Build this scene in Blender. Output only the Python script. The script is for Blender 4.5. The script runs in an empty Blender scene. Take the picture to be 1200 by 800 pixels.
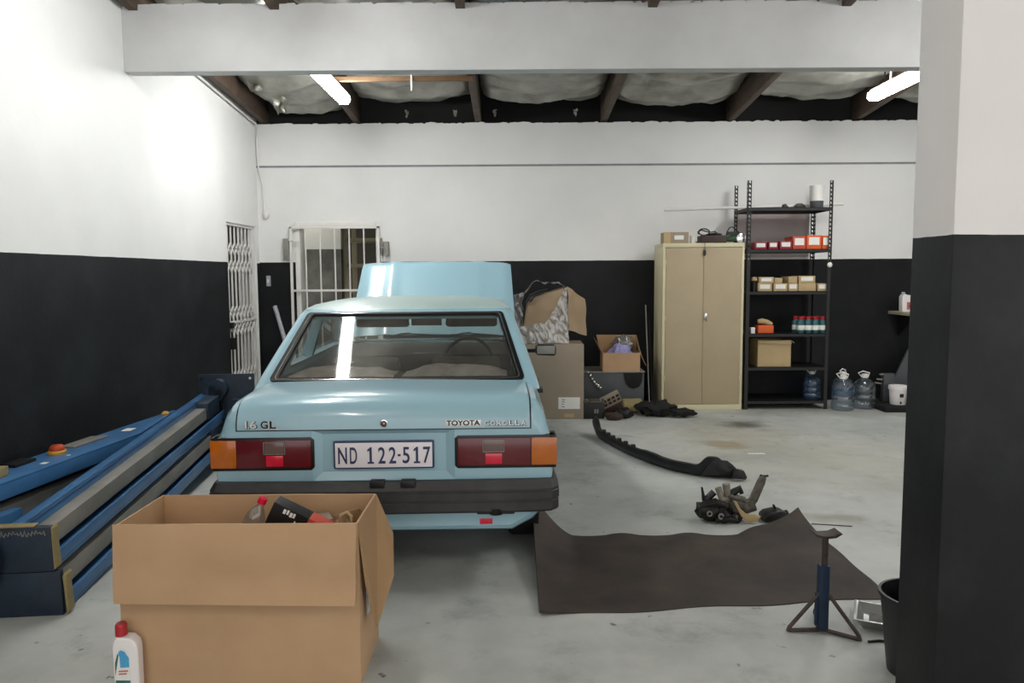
import bpy, bmesh, math, random
from mathutils import Vector, Matrix, noise
random.seed(7)
C = bpy.context.scene.collection
PI = math.pi
sin, cos, rad = math.sin, math.cos, math.radians

# ------------------------------------------------------------------ materials
def lin(c):
    c = c / 255.0
    return c / 12.92 if c <= 0.04045 else ((c + 0.055) / 1.055) ** 2.4
def rgb(h):
    h = h.lstrip('#')
    return tuple(lin(int(h[i:i+2], 16)) for i in (0, 2, 4)) + (1.0,)
MATS = {}
def mat(name, col, rough=0.5, metal=0.0, var=0.0, scale=8.0, bump=0.0, bscale=60.0, col2=None,
        coat=0.0, emit=None, estr=0.0, spec=0.5, detail=4.0):
    m = bpy.data.materials.new(name); m.use_nodes = True
    nt = m.node_tree; N = nt.nodes; L = nt.links
    b = N['Principled BSDF']
    col = rgb(col) if isinstance(col, str) else col
    b.inputs['Base Color'].default_value = col
    b.inputs['Roughness'].default_value = rough
    b.inputs['Metallic'].default_value = metal
    b.inputs['Specular IOR Level'].default_value = spec
    b.inputs['Coat Weight'].default_value = coat
    b.inputs['Coat Roughness'].default_value = 0.08
    tc = N.new('ShaderNodeTexCoord')
    if var > 0 or col2:
        n = N.new('ShaderNodeTexNoise'); n.inputs['Scale'].default_value = scale
        n.inputs['Detail'].default_value = detail; n.inputs['Roughness'].default_value = 0.6
        L.new(tc.outputs['Object'], n.inputs['Vector'])
        r = N.new('ShaderNodeValToRGB')
        if col2:
            c1, c2 = col, rgb(col2)
        else:
            c1 = tuple(max(0, v * (1 - var)) for v in col[:3]) + (1,)
            c2 = tuple(min(1, v * (1 + var)) for v in col[:3]) + (1,)
        r.color_ramp.elements[0].position = 0.3; r.color_ramp.elements[0].color = c1
        r.color_ramp.elements[1].position = 0.7; r.color_ramp.elements[1].color = c2
        L.new(n.outputs['Fac'], r.inputs['Fac']); L.new(r.outputs['Color'], b.inputs['Base Color'])
    if bump > 0:
        n2 = N.new('ShaderNodeTexNoise'); n2.inputs['Scale'].default_value = bscale; n2.inputs['Detail'].default_value = 3
        L.new(tc.outputs['Object'], n2.inputs['Vector'])
        bp = N.new('ShaderNodeBump'); bp.inputs['Strength'].default_value = bump; bp.inputs['Distance'].default_value = 0.01
        L.new(n2.outputs['Fac'], bp.inputs['Height']); L.new(bp.outputs['Normal'], b.inputs['Normal'])
    if emit:
        b.inputs['Emission Color'].default_value = rgb(emit) if isinstance(emit, str) else emit
        b.inputs['Emission Strength'].default_value = estr
    MATS[name] = m
    return m

def glass_mat(name, tint, gloss=0.08, rough=0.02, dust=0.0, dustcol='#b0aca2', ior=1.45):
    m = bpy.data.materials.new(name); m.use_nodes = True
    nt = m.node_tree; N = nt.nodes; L = nt.links
    for n in list(N): N.remove(n)
    out = N.new('ShaderNodeOutputMaterial')
    tr = N.new('ShaderNodeBsdfTransparent'); tr.inputs['Color'].default_value = rgb(tint)
    gl = N.new('ShaderNodeBsdfGlossy'); gl.inputs['Roughness'].default_value = rough
    fr = N.new('ShaderNodeLayerWeight'); fr.inputs['Blend'].default_value = .5
    pw = N.new('ShaderNodeMath'); pw.operation = 'POWER'; pw.inputs[1].default_value = 5
    L.new(fr.outputs['Facing'], pw.inputs[0])
    ad = N.new('ShaderNodeMath'); ad.operation = 'ADD'; ad.inputs[1].default_value = gloss; ad.use_clamp = True
    mx = N.new('ShaderNodeMixShader')
    L.new(pw.outputs[0], ad.inputs[0]); L.new(ad.outputs[0], mx.inputs[0])
    base = tr
    if dust > 0:
        df = N.new('ShaderNodeBsdfDiffuse'); df.inputs['Color'].default_value = rgb(dustcol)
        m2 = N.new('ShaderNodeMixShader')
        tc = N.new('ShaderNodeTexCoord'); ns = N.new('ShaderNodeTexNoise'); ns.inputs['Scale'].default_value = 5
        ml = N.new('ShaderNodeMath'); ml.operation = 'MULTIPLY'; ml.inputs[1].default_value = dust * 2
        L.new(tc.outputs['Object'], ns.inputs['Vector']); L.new(ns.outputs['Fac'], ml.inputs[0])
        L.new(ml.outputs[0], m2.inputs[0]); L.new(tr.outputs[0], m2.inputs[1]); L.new(df.outputs[0], m2.inputs[2])
        base = m2
    L.new(base.outputs[0], mx.inputs[1]); L.new(gl.outputs[0], mx.inputs[2])
    L.new(mx.outputs[0], out.inputs['Surface'])
    MATS[name] = m
    return m

def wall_mat(name, dado, white='#e6e6e4', black='#131519', axis='Z', edge=0.006):
    """painted plaster: white above the dado line, near-black below, scuffs on the black"""
    m = bpy.data.materials.new(name); m.use_nodes = True
    nt = m.node_tree; N = nt.nodes; L = nt.links; b = N['Principled BSDF']
    tc = N.new('ShaderNodeTexCoord'); sep = N.new('ShaderNodeSeparateXYZ')
    L.new(tc.outputs['Object'], sep.inputs[0])
    n0 = N.new('ShaderNodeTexNoise'); n0.inputs['Scale'].default_value = 6; L.new(tc.outputs['Object'], n0.inputs['Vector'])
    a = N.new('ShaderNodeMath'); a.operation = 'MULTIPLY_ADD'; a.inputs[1].default_value = edge; a.inputs[2].default_value = -edge/2
    L.new(n0.outputs['Fac'], a.inputs[0])
    s = N.new('ShaderNodeMath'); s.operation = 'ADD'; L.new(sep.outputs['Z'], s.inputs[0]); L.new(a.outputs[0], s.inputs[1])
    g = N.new('ShaderNodeMath'); g.operation = 'GREATER_THAN'; g.inputs[1].default_value = dado; L.new(s.outputs[0], g.inputs[0])
    # white part
    n1 = N.new('ShaderNodeTexNoise'); n1.inputs['Scale'].default_value = 1.6; n1.inputs['Detail'].default_value = 5
    L.new(tc.outputs['Object'], n1.inputs['Vector'])
    r1 = N.new('ShaderNodeValToRGB'); w = rgb(white)
    r1.color_ramp.elements[0].position = .3; r1.color_ramp.elements[0].color = tuple(v*.93 for v in w[:3])+(1,)
    r1.color_ramp.elements[1].position = .6; r1.color_ramp.elements[1].color = w
    L.new(n1.outputs['Fac'], r1.inputs['Fac'])
    # black part
    n2 = N.new('ShaderNodeTexNoise'); n2.inputs['Scale'].default_value = 2.2; n2.inputs['Detail'].default_value = 7; n2.inputs['Roughness'].default_value = .65
    L.new(tc.outputs['Object'], n2.inputs['Vector'])
    r2 = N.new('ShaderNodeValToRGB'); k = rgb(black)
    r2.color_ramp.elements[0].position = .42; r2.color_ramp.elements[0].color = k
    r2.color_ramp.elements[1].position = .78; r2.color_ramp.elements[1].color = tuple(min(1, v*2.4+.004) for v in k[:3])+(1,)
    L.new(n2.outputs['Fac'], r2.inputs['Fac'])
    mx = N.new('ShaderNodeMix'); mx.data_type = 'RGBA'
    L.new(g.outputs[0], mx.inputs[0]); L.new(r2.outputs['Color'], mx.inputs[6]); L.new(r1.outputs['Color'], mx.inputs[7])
    L.new(mx.outputs[2], b.inputs['Base Color'])
    b.inputs['Roughness'].default_value = .62; b.inputs['Specular IOR Level'].default_value = .3
    n3 = N.new('ShaderNodeTexNoise'); n3.inputs['Scale'].default_value = 25; L.new(tc.outputs['Object'], n3.inputs['Vector'])
    bp = N.new('ShaderNodeBump'); bp.inputs['Strength'].default_value = .12; bp.inputs['Distance'].default_value = .01
    L.new(n3.outputs['Fac'], bp.inputs['Height']); L.new(bp.outputs['Normal'], b.inputs['Normal'])
    MATS[name] = m
    return m

def floor_mat():
    m = bpy.data.materials.new('concrete_floor'); m.use_nodes = True
    nt = m.node_tree; N = nt.nodes; L = nt.links; b = N['Principled BSDF']
    tc = N.new('ShaderNodeTexCoord')
    def noise_(sc, det=6, rg=.6, off=0):
        n = N.new('ShaderNodeTexNoise'); n.inputs['Scale'].default_value = sc; n.inputs['Detail'].default_value = det
        n.inputs['Roughness'].default_value = rg
        mp = N.new('ShaderNodeMapping'); mp.inputs['Location'].default_value = (off, off*.7, 0)
        L.new(tc.outputs['Object'], mp.inputs[0]); L.new(mp.outputs[0], n.inputs['Vector'])
        return n
    n = noise_(.8, 8, .62)
    r = N.new('ShaderNodeValToRGB')
    e = r.color_ramp.elements
    e[0].position = .32; e[0].color = rgb('#999c98')
    e[1].position = .62; e[1].color = rgb('#c4c6c2')
    L.new(n.outputs['Fac'], r.inputs['Fac'])
    cur = r.outputs['Color']
    def mixin(fac, color, amt=1.0):
        nonlocal cur
        mx = N.new('ShaderNodeMix'); mx.data_type = 'RGBA'
        mu = N.new('ShaderNodeMath'); mu.operation = 'MULTIPLY'; mu.inputs[1].default_value = amt; mu.use_clamp = True
        L.new(fac, mu.inputs[0]); L.new(mu.outputs[0], mx.inputs[0]); L.new(cur, mx.inputs[6]); mx.inputs[7].default_value = rgb(color)
        cur = mx.outputs[2]
    # small dark specks
    n2 = noise_(14, 3, .5, 3.1)
    r2 = N.new('ShaderNodeValToRGB'); r2.color_ramp.elements[0].position = .69; r2.color_ramp.elements[1].position = .75
    L.new(n2.outputs['Fac'], r2.inputs['Fac']); mixin(r2.outputs['Color'], '#3c3f3d', .8)
    n3 = noise_(2.6, 9, .7, 8.4)
    r3 = N.new('ShaderNodeValToRGB'); r3.color_ramp.elements[0].position = .54; r3.color_ramp.elements[1].position = .80
    L.new(n3.outputs['Fac'], r3.inputs['Fac']); mixin(r3.outputs['Color'], '#6f736e', .85)
    # individual stains
    def stain(x, y, rx, ry, color, amt, soft=.5, ang=0.0):
        mp = N.new('ShaderNodeMapping'); mp.vector_type = 'TEXTURE'
        mp.inputs['Location'].default_value = (x, y, 0); mp.inputs['Rotation'].default_value = (0, 0, ang)
        mp.inputs['Scale'].default_value = (rx, ry, 1)
        nd = N.new('ShaderNodeTexNoise'); nd.inputs['Scale'].default_value = 6
        L.new(tc.outputs['Object'], nd.inputs['Vector'])
        L.new(tc.outputs['Object'], mp.inputs[0])
        ln = N.new('ShaderNodeVectorMath'); ln.operation = 'LENGTH'; L.new(mp.outputs[0], ln.inputs[0])
        ad = N.new('ShaderNodeMath'); ad.operation = 'MULTIPLY_ADD'; ad.inputs[1].default_value = 1.2
        L.new(nd.outputs['Fac'], ad.inputs[0]); L.new(ln.outputs['Value'], ad.inputs[2])
        mr = N.new('ShaderNodeMapRange'); mr.inputs[1].default_value = 1.6; mr.inputs[2].default_value = 1.6 - soft
        mr.inputs[3].default_value = 0; mr.inputs[4].default_value = 1
        L.new(ad.outputs[0], mr.inputs[0]); mixin(mr.outputs[0], color, amt)
    stain(2.26, 7.4, .27, .28, '#232423', .85, .8, -.5)
    stain(1.86, 6.55, .20, .22, '#8a744c', .75, .5, -.3)
    stain(2.0, 6.9, .9, .8, '#a79f86', .5, 1.0)
    stain(2.6, 5.9, 1.6, 1.2, '#b3ad99', .55, 1.2)
    stain(1.7, 2.95, .5, .35, '#4c4d4b', .6, .9)
    stain(1.95, 4.55, .22, .12, '#7b745a', .5, .6)
    stain(.35, 6.2, .5, .9, '#7f8480', .5, 1.0)
    stain(-.1, 3.0, .55, .5, '#8b8f8b', .45, 1.1)
    stain(3.3, 8.2, 1.6, .5, '#77746a', .5, 1.0)
    L.new(cur, b.inputs['Base Color'])
    b.inputs['Specular IOR Level'].default_value = .35
    n4 = noise_(3, 5, .6, 5)
    mr = N.new('ShaderNodeMapRange'); mr.inputs[3].default_value = .38; mr.inputs[4].default_value = .68
    L.new(n4.outputs['Fac'], mr.inputs[0]); L.new(mr.outputs[0], b.inputs['Roughness'])
    n5 = noise_(9, 6, .6, 1)
    bp = N.new('ShaderNodeBump'); bp.inputs['Strength'].default_value = .12; bp.inputs['Distance'].default_value = .01
    L.new(n5.outputs['Fac'], bp.inputs['Height']); L.new(bp.outputs['Normal'], b.inputs['Normal'])
    return m

M_floor = floor_mat()
M_wall = wall_mat('painted_wall', 1.632, black='#0b0c0f')
M_wall_l = wall_mat('painted_side_wall', 1.622, black='#131619')
M_pier = wall_mat('painted_pier', 1.590, white='#dfdcda', black='#17181a', edge=.012)
M_white = mat('white_plaster', '#e0e1df', .65, var=.05, scale=2, bump=.1, bscale=20)
M_beam = mat('beam_plaster', '#c6c6c6', .65, var=.09, scale=1.5, bump=.1, bscale=14)
M_groove = mat('grey_groove', '#84868a', .7, var=.15)
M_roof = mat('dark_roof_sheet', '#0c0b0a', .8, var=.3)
M_board = mat('pinkish_grey_board', '#aaa09e', .7, var=.04)
M_foil = mat('foil_insulation', '#b4b3aa', .38, metal=.6, col2='#7c7b72', scale=3.0, bump=.6, bscale=7)
M_timber = mat('brown_timber', '#40332a', .7, col2='#5b4a3c', scale=7, bump=.2)
M_timber_l = mat('pale_timber', '#6e5238', .65, col2='#846547', scale=9)
M_steelw = mat('white_enamel', '#dcdad5', .4, var=.05)
M_cream = mat('cream_steel', '#cfc6a3', .45, var=.04, scale=3)
M_tan = mat('tan_steel', '#ab9b7e', .45, var=.05, scale=3)
M_rack = mat('black_rack_steel', '#110f0f', .5, var=.2)
M_chrome = mat('chrome', '#d8d8d8', .15, metal=1.0)
M_badge = mat('badge_silver', '#e4e4e2', .3, metal=.3)
M_darkmetal = mat('dark_metal', '#2c2b2a', .45, metal=.7, var=.3, bump=.2)
M_grime = mat('grimy_metal', '#3a3834', .55, metal=.4, col2='#6e675c', scale=18, bump=.3)
M_alu = mat('dull_aluminium', '#6e675c', .55, metal=.3, col2='#9b9384', scale=25, bump=.3)
M_black = mat('black_plastic', '#0d0d0e', .45, var=.2)
M_blackm = mat('matt_black', '#070707', .8)
M_card = mat('cardboard', '#b18f6c', .75, col2='#bd9b77', scale=3, bump=.04, bscale=120)
M_card_in = mat('cardboard_inside', '#9c7c58', .8, var=.06)
M_card_grey = mat('greyish_cardboard', '#8f8372', .75, col2='#9a8c7a', scale=3)
M_card_pale = mat('pale_cardboard', '#b39c74', .75, var=.06, scale=4)
M_paper = mat('white_paper', '#e4e2dd', .7, var=.03)
M_ink = mat('black_ink', '#1b1b1b', .7)
M_paint = mat('light_blue_car_paint', '#97bbc8', .26, coat=.5, var=.015, scale=2, spec=.5)
M_roofp = mat('faded_roof_paint', '#a3bab8', .42, coat=.15, var=.05, scale=3)
M_bumper = mat('weathered_black_bumper', '#232323', .5, col2='#3a3938', scale=7)
M_rubber = mat('tyre_rubber', '#0c0c0c', .75, var=.2)
M_trim = mat('black_window_rubber', '#0b0d10', .35)
M_glass = glass_mat('car_glass', '#d6d8d5', .06, .055, dust=.07)
M_glass_f = glass_mat('windscreen_glass', '#eef2f1', .04, .02, dust=.02)
M_pet = glass_mat('clear_bottle_plastic', '#e9eef1', .10, .10, dust=.10, dustcol='#a8b4c0')
M_petb = glass_mat('bluish_bottle_plastic', '#bccfe2', .08, .12, dust=.12, dustcol='#7f9ec4')
M_wrap = glass_mat('cling_wrap', '#ccc9c2', .16, .12, dust=.30, dustcol='#d8d4ca')
M_wrapd = glass_mat('thin_poly_bag', '#a8a6a4', .14, .2, dust=.25, dustcol='#b8b4b0')
M_int = mat('dark_interior', '#2e2a28', .75, var=.2)
M_seat = mat('grey_brown_seat_cloth', '#5c5550', .85, var=.12, scale=12)
M_cloth = mat('grey_cloth', '#a8a19a', .9, col2='#877f78', scale=10, bump=.2)
M_red = mat('dark_red_lens', '#5f0f1b', .22, coat=.3, var=.08, scale=30)
M_redb = mat('bright_red_lens', '#d01436', .2, coat=.4, var=.05)
M_amber = mat('amber_lens', '#b8600a', .22, coat=.4, var=.12, scale=14)
M_clear = mat('grey_reverse_lens', '#6a5450', .25, coat=.4, var=.1)
M_plate = mat('plate_white', '#e8e2e6', .4)
M_navy = mat('navy_letters', '#2a3358', .45)
M_blue = mat('blue_lift_paint', '#38628f', .35, col2='#4678a8', scale=3, coat=.1)
M_blued = mat('dark_blue_lift_paint', '#15222f', .5, col2='#203244', scale=8, bump=.1)
M_steelg = mat('bare_grey_steel', '#7f7d77', .5, metal=.25, col2='#96938b', scale=5)
M_foam = mat('yellowish_foam', '#8f8159', .85, var=.15, scale=20)
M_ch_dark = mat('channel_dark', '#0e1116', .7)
M_mat = mat('brown_rubber_mat', '#241e1a', .7, col2='#43382f', scale=3.2, bump=.15, bscale=30)
M_jackb = mat('jack_blue', '#182d46', .5, var=.2, scale=12)
M_jackr = mat('rusty_brown_steel', '#38302b', .6, metal=.3, col2='#564a40', scale=20)
M_bucketk = mat('black_bucket_plastic', '#161717', .45, var=.15)
M_tray = mat('silver_tray', '#b8bab8', .3, metal=.8, var=.1)
M_bottlew = mat('white_bottle_plastic', '#e9e4e2', .35, var=.02)
M_capred = mat('red_cap', '#a8242c', .4, var=.05)
M_lblblue = mat('label_blue', '#4aa0cc', .4, var=.15, scale=60)
M_lblgreen = mat('label_green', '#2f6657', .4, var=.1)
M_lblpink = mat('faint_red_print', '#b86a6c', .5)
M_redbox = mat('red_carton', '#bb4433', .5, var=.04)
M_orbox = mat('orange_carton', '#d65c22', .5, var=.05)
M_crimson = mat('crimson_carton', '#8d2233', .5, var=.05)
M_green = mat('green_tool', '#2c4a33', .5, var=.2)
M_brownbox = mat('dark_brown_case', '#33211c', .55, var=.15)
M_teal = mat('spray_can_teal', '#2c5a60', .35, metal=.2)
M_cable = mat('grey_cable', '#8e8b83', .5)
M_yplug = mat('yellow_plug', '#a08a3c', .5)
M_oknob = mat('orange_plastic', '#b54318', .45)
M_yel = mat('yellow_plastic', '#c99a3c', .5, var=.1)
M_purple = mat('purple_film', '#6f70b8', .35, col2='#b9b4d8', scale=14, bump=.5, bscale=30)
M_greycab = mat('grey_steel_cabinet', '#4a4d50', .5, var=.15, scale=3)
M_tile = mat('grey_green_wall', '#6c6a5c', .7, var=.12, scale=3)
M_innerw = mat('inner_room_wall', '#cfcfc8', .6, var=.04)
M_beige = mat('beige_shelving', '#a89f86', .6, var=.1)
M_doorwood = mat('painted_door_leaf', '#2a2724', .6, var=.2, scale=4)
M_lamp = mat('lit_diffuser', '#ffffff', .4, emit=(1.0, 1.0, .985, 1), estr=48.0)
M_lampfill = mat('warm_fill_diffuser', '#ffffff', .4, emit=(1.0, .93, .88, 1), estr=42.0)  # glow of the added entrance fill lamps
M_lampb = mat('lamp_body', '#dedede', .5)
M_lampr = mat('bright_lit_diffuser', '#ffffff', .4, emit=(1.0, 1.0, .985, 1), estr=64.0)
M_fillbulb = mat('warm_fill_bulb', '#ffffff', .4, emit=(1.0, .96, .88, 1), estr=160.0)  # glow of the bulb added in the inner room
M_pipe = mat('grey_plastic_pipe', '#a4a6ac', .45)
M_bronze = mat('rubbery_brown', '#3b2c22', .8, var=.3, scale=15, bump=.3)

# ------------------------------------------------------------------ mesh helpers
class MB:
    def __init__(s): s.bm = bmesh.new()
    def box(s, x0, x1, y0, y1, z0, z1, M=None):
        vs = [s.bm.verts.new(p) for p in [(x0,y0,z0),(x1,y0,z0),(x1,y1,z0),(x0,y1,z0),(x0,y0,z1),(x1,y0,z1),(x1,y1,z1),(x0,y1,z1)]]
        if M is not None:
            for v in vs: v.co = M @ v.co
        for f in [(0,3,2,1),(4,5,6,7),(0,1,5,4),(1,2,6,5),(2,3,7,6),(3,0,4,7)]:
            s.bm.faces.new([vs[i] for i in f])
        return s
    def prism(s, pts, a, b, axis='y', M=None):
        """polygon pts (2D) extruded along axis from a to b"""
        def P(p, t):
            if axis == 'y': v = Vector((p[0], t, p[1]))
            elif axis == 'x': v = Vector((t, p[0], p[1]))
            else: v = Vector((p[0], p[1], t))
            return M @ v if M is not None else v
        A = [s.bm.verts.new(P(p, a)) for p in pts]; B = [s.bm.verts.new(P(p, b)) for p in pts]
        n = len(pts)
        s.bm.faces.new(A); s.bm.faces.new(B[::-1])
        for i in range(n): s.bm.faces.new((A[i], B[i], B[(i+1) % n], A[(i+1) % n]))
        return s
    def lathe(s, prof, c=(0,0,0), n=24, M=None, sx=1, sy=1):
        rings = []
        for r, z in prof:
            if r < 1e-6:
                v = Vector((c[0], c[1], c[2]+z)); rings.append([s.bm.verts.new(M @ v if M is not None else v)])
            else:
                ring = []
                for i in range(n):
                    a = 2*PI*i/n; v = Vector((c[0]+r*cos(a)*sx, c[1]+r*sin(a)*sy, c[2]+z))
                    ring.append(s.bm.verts.new(M @ v if M is not None else v))
                rings.append(ring)
        for A, B in zip(rings, rings[1:]):
            for i in range(n):
                j = (i+1) % n
                if len(A) == 1 and len(B) == 1: continue
                if len(A) == 1: s.bm.faces.new((A[0], B[j], B[i]))
                elif len(B) == 1: s.bm.faces.new((A[i], A[j], B[0]))
                else: s.bm.faces.new((A[i], A[j], B[j], B[i]))
        return s
    def tube(s, pts, r, n=8, closed=False, cap=True):
        pts = [Vector(p) for p in pts]; m = len(pts)
        R = r if isinstance(r, (list, tuple)) else [r]*m
        rings = []; up = None
        for i, p in enumerate(pts):
            if closed: t = (pts[(i+1) % m]-pts[i-1])
            else: t = pts[min(i+1, m-1)]-pts[max(i-1, 0)]
            t.normalize()
            if up is None: up = Vector((0,0,1)) if abs(t.z) < .9 else Vector((1,0,0))
            u = t.cross(up)
            if u.length < 1e-4: u = t.cross(Vector((0,1,0)))
            u.normalize(); w = u.cross(t).normalized(); up = w
            rings.append([s.bm.verts.new(p + R[i]*(u*cos(2*PI*k/n) + w*sin(2*PI*k/n))) for k in range(n)])
        pr = list(zip(rings, rings[1:])) + ([(rings[-1], rings[0])] if closed else [])
        for A, B in pr:
            for k in range(n): s.bm.faces.new((A[k], A[(k+1) % n], B[(k+1) % n], B[k]))
        if cap and not closed:
            s.bm.faces.new(rings[0][::-1]); s.bm.faces.new(rings[-1])
        return s
    def cyl(s, a, b, r, n=16, r2=None):
        return s.tube([a, b], [r, r if r2 is None else r2], n)
    def grid(s, f, nu, nv, thick=None):
        V = [[s.bm.verts.new(f(i/nu, j/nv)) for j in range(nv+1)] for i in range(nu+1)]
        for i in range(nu):
            for j in range(nv): s.bm.faces.new((V[i][j], V[i+1][j], V[i+1][j+1], V[i][j+1]))
        if thick:
            s.bm.normal_update()
            geo = bmesh.ops.solidify(s.bm, geom=s.bm.faces[:], thickness=thick)
        return s
    def loft(s, rings, cap=True, closed=True):
        RR = [[s.bm.verts.new(p) for p in r] for r in rings]
        n = len(RR[0])
        for A, B in zip(RR, RR[1:]):
            for k in range(n if closed else n-1): s.bm.faces.new((A[k], A[(k+1) % n], B[(k+1) % n], B[k]))
        if cap:
            s.bm.faces.new(RR[0][::-1]); s.bm.faces.new(RR[-1])
        return s
    def ball(s, c, r, n=12, sc=(1,1,1), jit=0):
        m = n//2
        prof = [(r*sin(PI*i/m), -r*cos(PI*i/m)) for i in range(m+1)]
        prof[0] = (0, -r); prof[-1] = (0, r)
        k = len(s.bm.verts); s.lathe(prof, n=n); s.bm.verts.ensure_lookup_table()
        for v in list(s.bm.verts)[k:]:
            q = Vector((v.co.x*sc[0], v.co.y*sc[1], v.co.z*sc[2]))
            if jit: q *= 1 + jit*noise.noise(q*(2.5/r) + Vector(c)*7)
            v.co = q + Vector(c)
        return s
    def mesh(s, name, bevel=0.0, smooth=None, seg=2):
        bm = s.bm
        bmesh.ops.recalc_face_normals(bm, faces=bm.faces[:])
        if bevel > 0:
            es = [e for e in bm.edges if len(e.link_faces) == 2 and e.calc_face_angle(0) > .6]
            bmesh.ops.bevel(bm, geom=es, offset=bevel, segments=seg, affect='EDGES', profile=.6, clamp_overlap=True)
        me = bpy.data.meshes.new(name); bm.to_mesh(me); bm.free()
        if smooth is not None:
            for p in me.polygons: p.use_smooth = True
            me.set_sharp_from_angle(angle=rad(smooth))
        return me
    def build(s, name, m, parent=None, bevel=0.0, smooth=35, seg=2, label=None, loc=None, rot=None):
        me = s.mesh(name, bevel, smooth, seg)
        o = bpy.data.objects.new(name, me); C.objects.link(o)
        if m: me.materials.append(m)
        if parent: o.parent = parent
        if label: o['label'] = label
        if loc: o.location = loc
        if rot: o.rotation_euler = rot
        return o

def thing(name, label, cat, loc=(0,0,0), rotz=0, group=None, rot=None):
    o = bpy.data.objects.new(name, None); C.objects.link(o)
    o.empty_display_size = .1
    o.location = loc; o.rotation_euler = rot if rot else (0, 0, rotz)
    o['label'] = label; o['category'] = cat
    if group: o['group'] = group
    return o
def tag(o, label, cat, group=None):
    o['label'] = label; o['category'] = cat
    if group: o['group'] = group
    return o
def struct(o):
    o['kind'] = 'structure'; return o
def dup(root, loc=None, rotz=None, label=None, group=None, rot=None):
    r = root.copy(); C.objects.link(r)
    if loc is not None: r.location = loc
    if rotz is not None: r.rotation_euler = (0, 0, rotz)
    if rot is not None: r.rotation_euler = rot
    if label: r['label'] = label
    if group: r['group'] = group
    for ch in list(root.children):
        c = ch.copy(); C.objects.link(c); c.parent = r
        for g in list(ch.children):
            d = g.copy(); C.objects.link(d); d.parent = c
    return r
def text(name, s, size, m, parent, loc, rot, depth=.001, align='CENTER', sx=1.0, label=None, bold=0.0, space=1.0):
    cu = bpy.data.curves.new(name, 'FONT'); cu.body = s; cu.size = size; cu.extrude = depth
    cu.align_x = align; cu.align_y = 'CENTER'; cu.offset = bold; cu.space_character = space
    t = bpy.data.objects.new(name + '_c', cu); C.objects.link(t)
    bpy.context.view_layer.update()
    me = bpy.data.meshes.new_from_object(t.evaluated_get(bpy.context.evaluated_depsgraph_get()))
    bpy.data.objects.remove(t)
    me.name = name; me.materials.clear(); me.materials.append(m)
    o = bpy.data.objects.new(name, me); C.objects.link(o)
    o.parent = parent; o.location = loc; o.rotation_euler = rot; o.scale = (sx, 1, 1)
    if label: o['label'] = label
    return o
def boolean(o, cutters, op='DIFFERENCE'):
    """apply boolean cutters (list of MB) one by one and bake the result into the object's mesh"""
    for mb in cutters:
        c = mb.build('cutter', None, o.parent, smooth=None)
        md = o.modifiers.new('cut', 'BOOLEAN'); md.operation = op; md.object = c; md.solver = 'EXACT'
        bpy.context.view_layer.update()
        me = bpy.data.meshes.new_from_object(o.evaluated_get(bpy.context.evaluated_depsgraph_get()))
        o.modifiers.clear(); old = o.data; o.data = me; bpy.data.meshes.remove(old)

        d = c.data; bpy.data.objects.remove(c); bpy.data.meshes.remove(d)
    for p in me.polygons: p.use_smooth = True
    me.set_sharp_from_angle(angle=rad(24))
    wn = o.modifiers.new('weighted', 'WEIGHTED_NORMAL'); wn.keep_sharp = True; wn.weight = 80
    return o
def RZ(a, c=(0,0,0)):
    return Matrix.Translation(c) @ Matrix.Rotation(a, 4, 'Z')
def fn(x, y, z=0, s=1): return noise.noise(Vector((x*s, y*s, z*s)))

# ------------------------------------------------------------------ the room
XL, YB = -2.89, 8.86
# floor
struct(MB().box(XL-.15, 7.2, -4.0, YB+3.4, -.12, 0).build('floor', M_floor, smooth=None))
# back wall with a door opening
DX0, DX1, DZ = -2.43, -1.54, 2.05
w = MB()
w.box(XL-.15, DX0, YB, YB+.18, 0, 3.18)
w.box(DX0, DX1, YB, YB+.18, DZ, 3.18)
w.box(DX1, 7.2, YB, YB+.18, 0, 3.18)
# broken mortar edge on the wall head
x = XL
while x < 6.9:
    l = random.uniform(.05, .22); h = random.uniform(.002, .014)
    w.prism([(x, 3.17), (x+l, 3.17), (x+l*.8, 3.18+h), (x+l*.45, 3.18+h*random.uniform(.6, 1.6)), (x+l*.1, 3.18+h*.7)], YB+.002, YB+.15, 'y'); x += l*random.uniform(.5, 1.2)
struct(w.build('wall_back', M_wall, smooth=None))
struct(MB().box(XL, 6.9, YB-.006, YB+.002, 2.70, 2.722).build('trim_2', M_groove, smooth=None))
# left wall with recessed gate opening
GY0, GY1, GZ = 7.86, 8.76, 2.04
w = MB()
w.box(XL-.2, XL, -4.0, GY0, 0, 3.75)
w.box(XL-.2, XL, GY0, GY1, GZ, 3.75)
w.box(XL-.2, XL, GY1, YB+.05, 0, 3.75)
struct(w.build('wall_left', M_wall_l, smooth=None))
# painted reveal around the side doorway and the passage door behind the gate
struct(MB().box(XL-.24, XL-.20, GY0-.2, GY1+.1, 0, 2.3).build('door_1', M_doorwood, smooth=None))
r_ = MB(); r_.box(XL-.199, XL+.002, GY1-.012, GY1, 0, GZ); r_.box(XL-.199, XL+.002, GY0, GY1, GZ-.012, GZ)
struct(r_.build('trim_3', M_white, smooth=None))
# white door jamb and lintel in the back doorway
j = MB(); j.box(DX0-.045, DX0+.01, YB-.012, YB+.185, 0, DZ+.04); j.box(DX1-.01, DX1+.05, YB-.012, YB+.185, 0, DZ+.04)
j.box(DX0+.0105, DX1-.0105, YB-.012, YB+.185, DZ-.012, DZ+.04)
struct(j.build('trim_4', M_steelw, bevel=.004))
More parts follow.
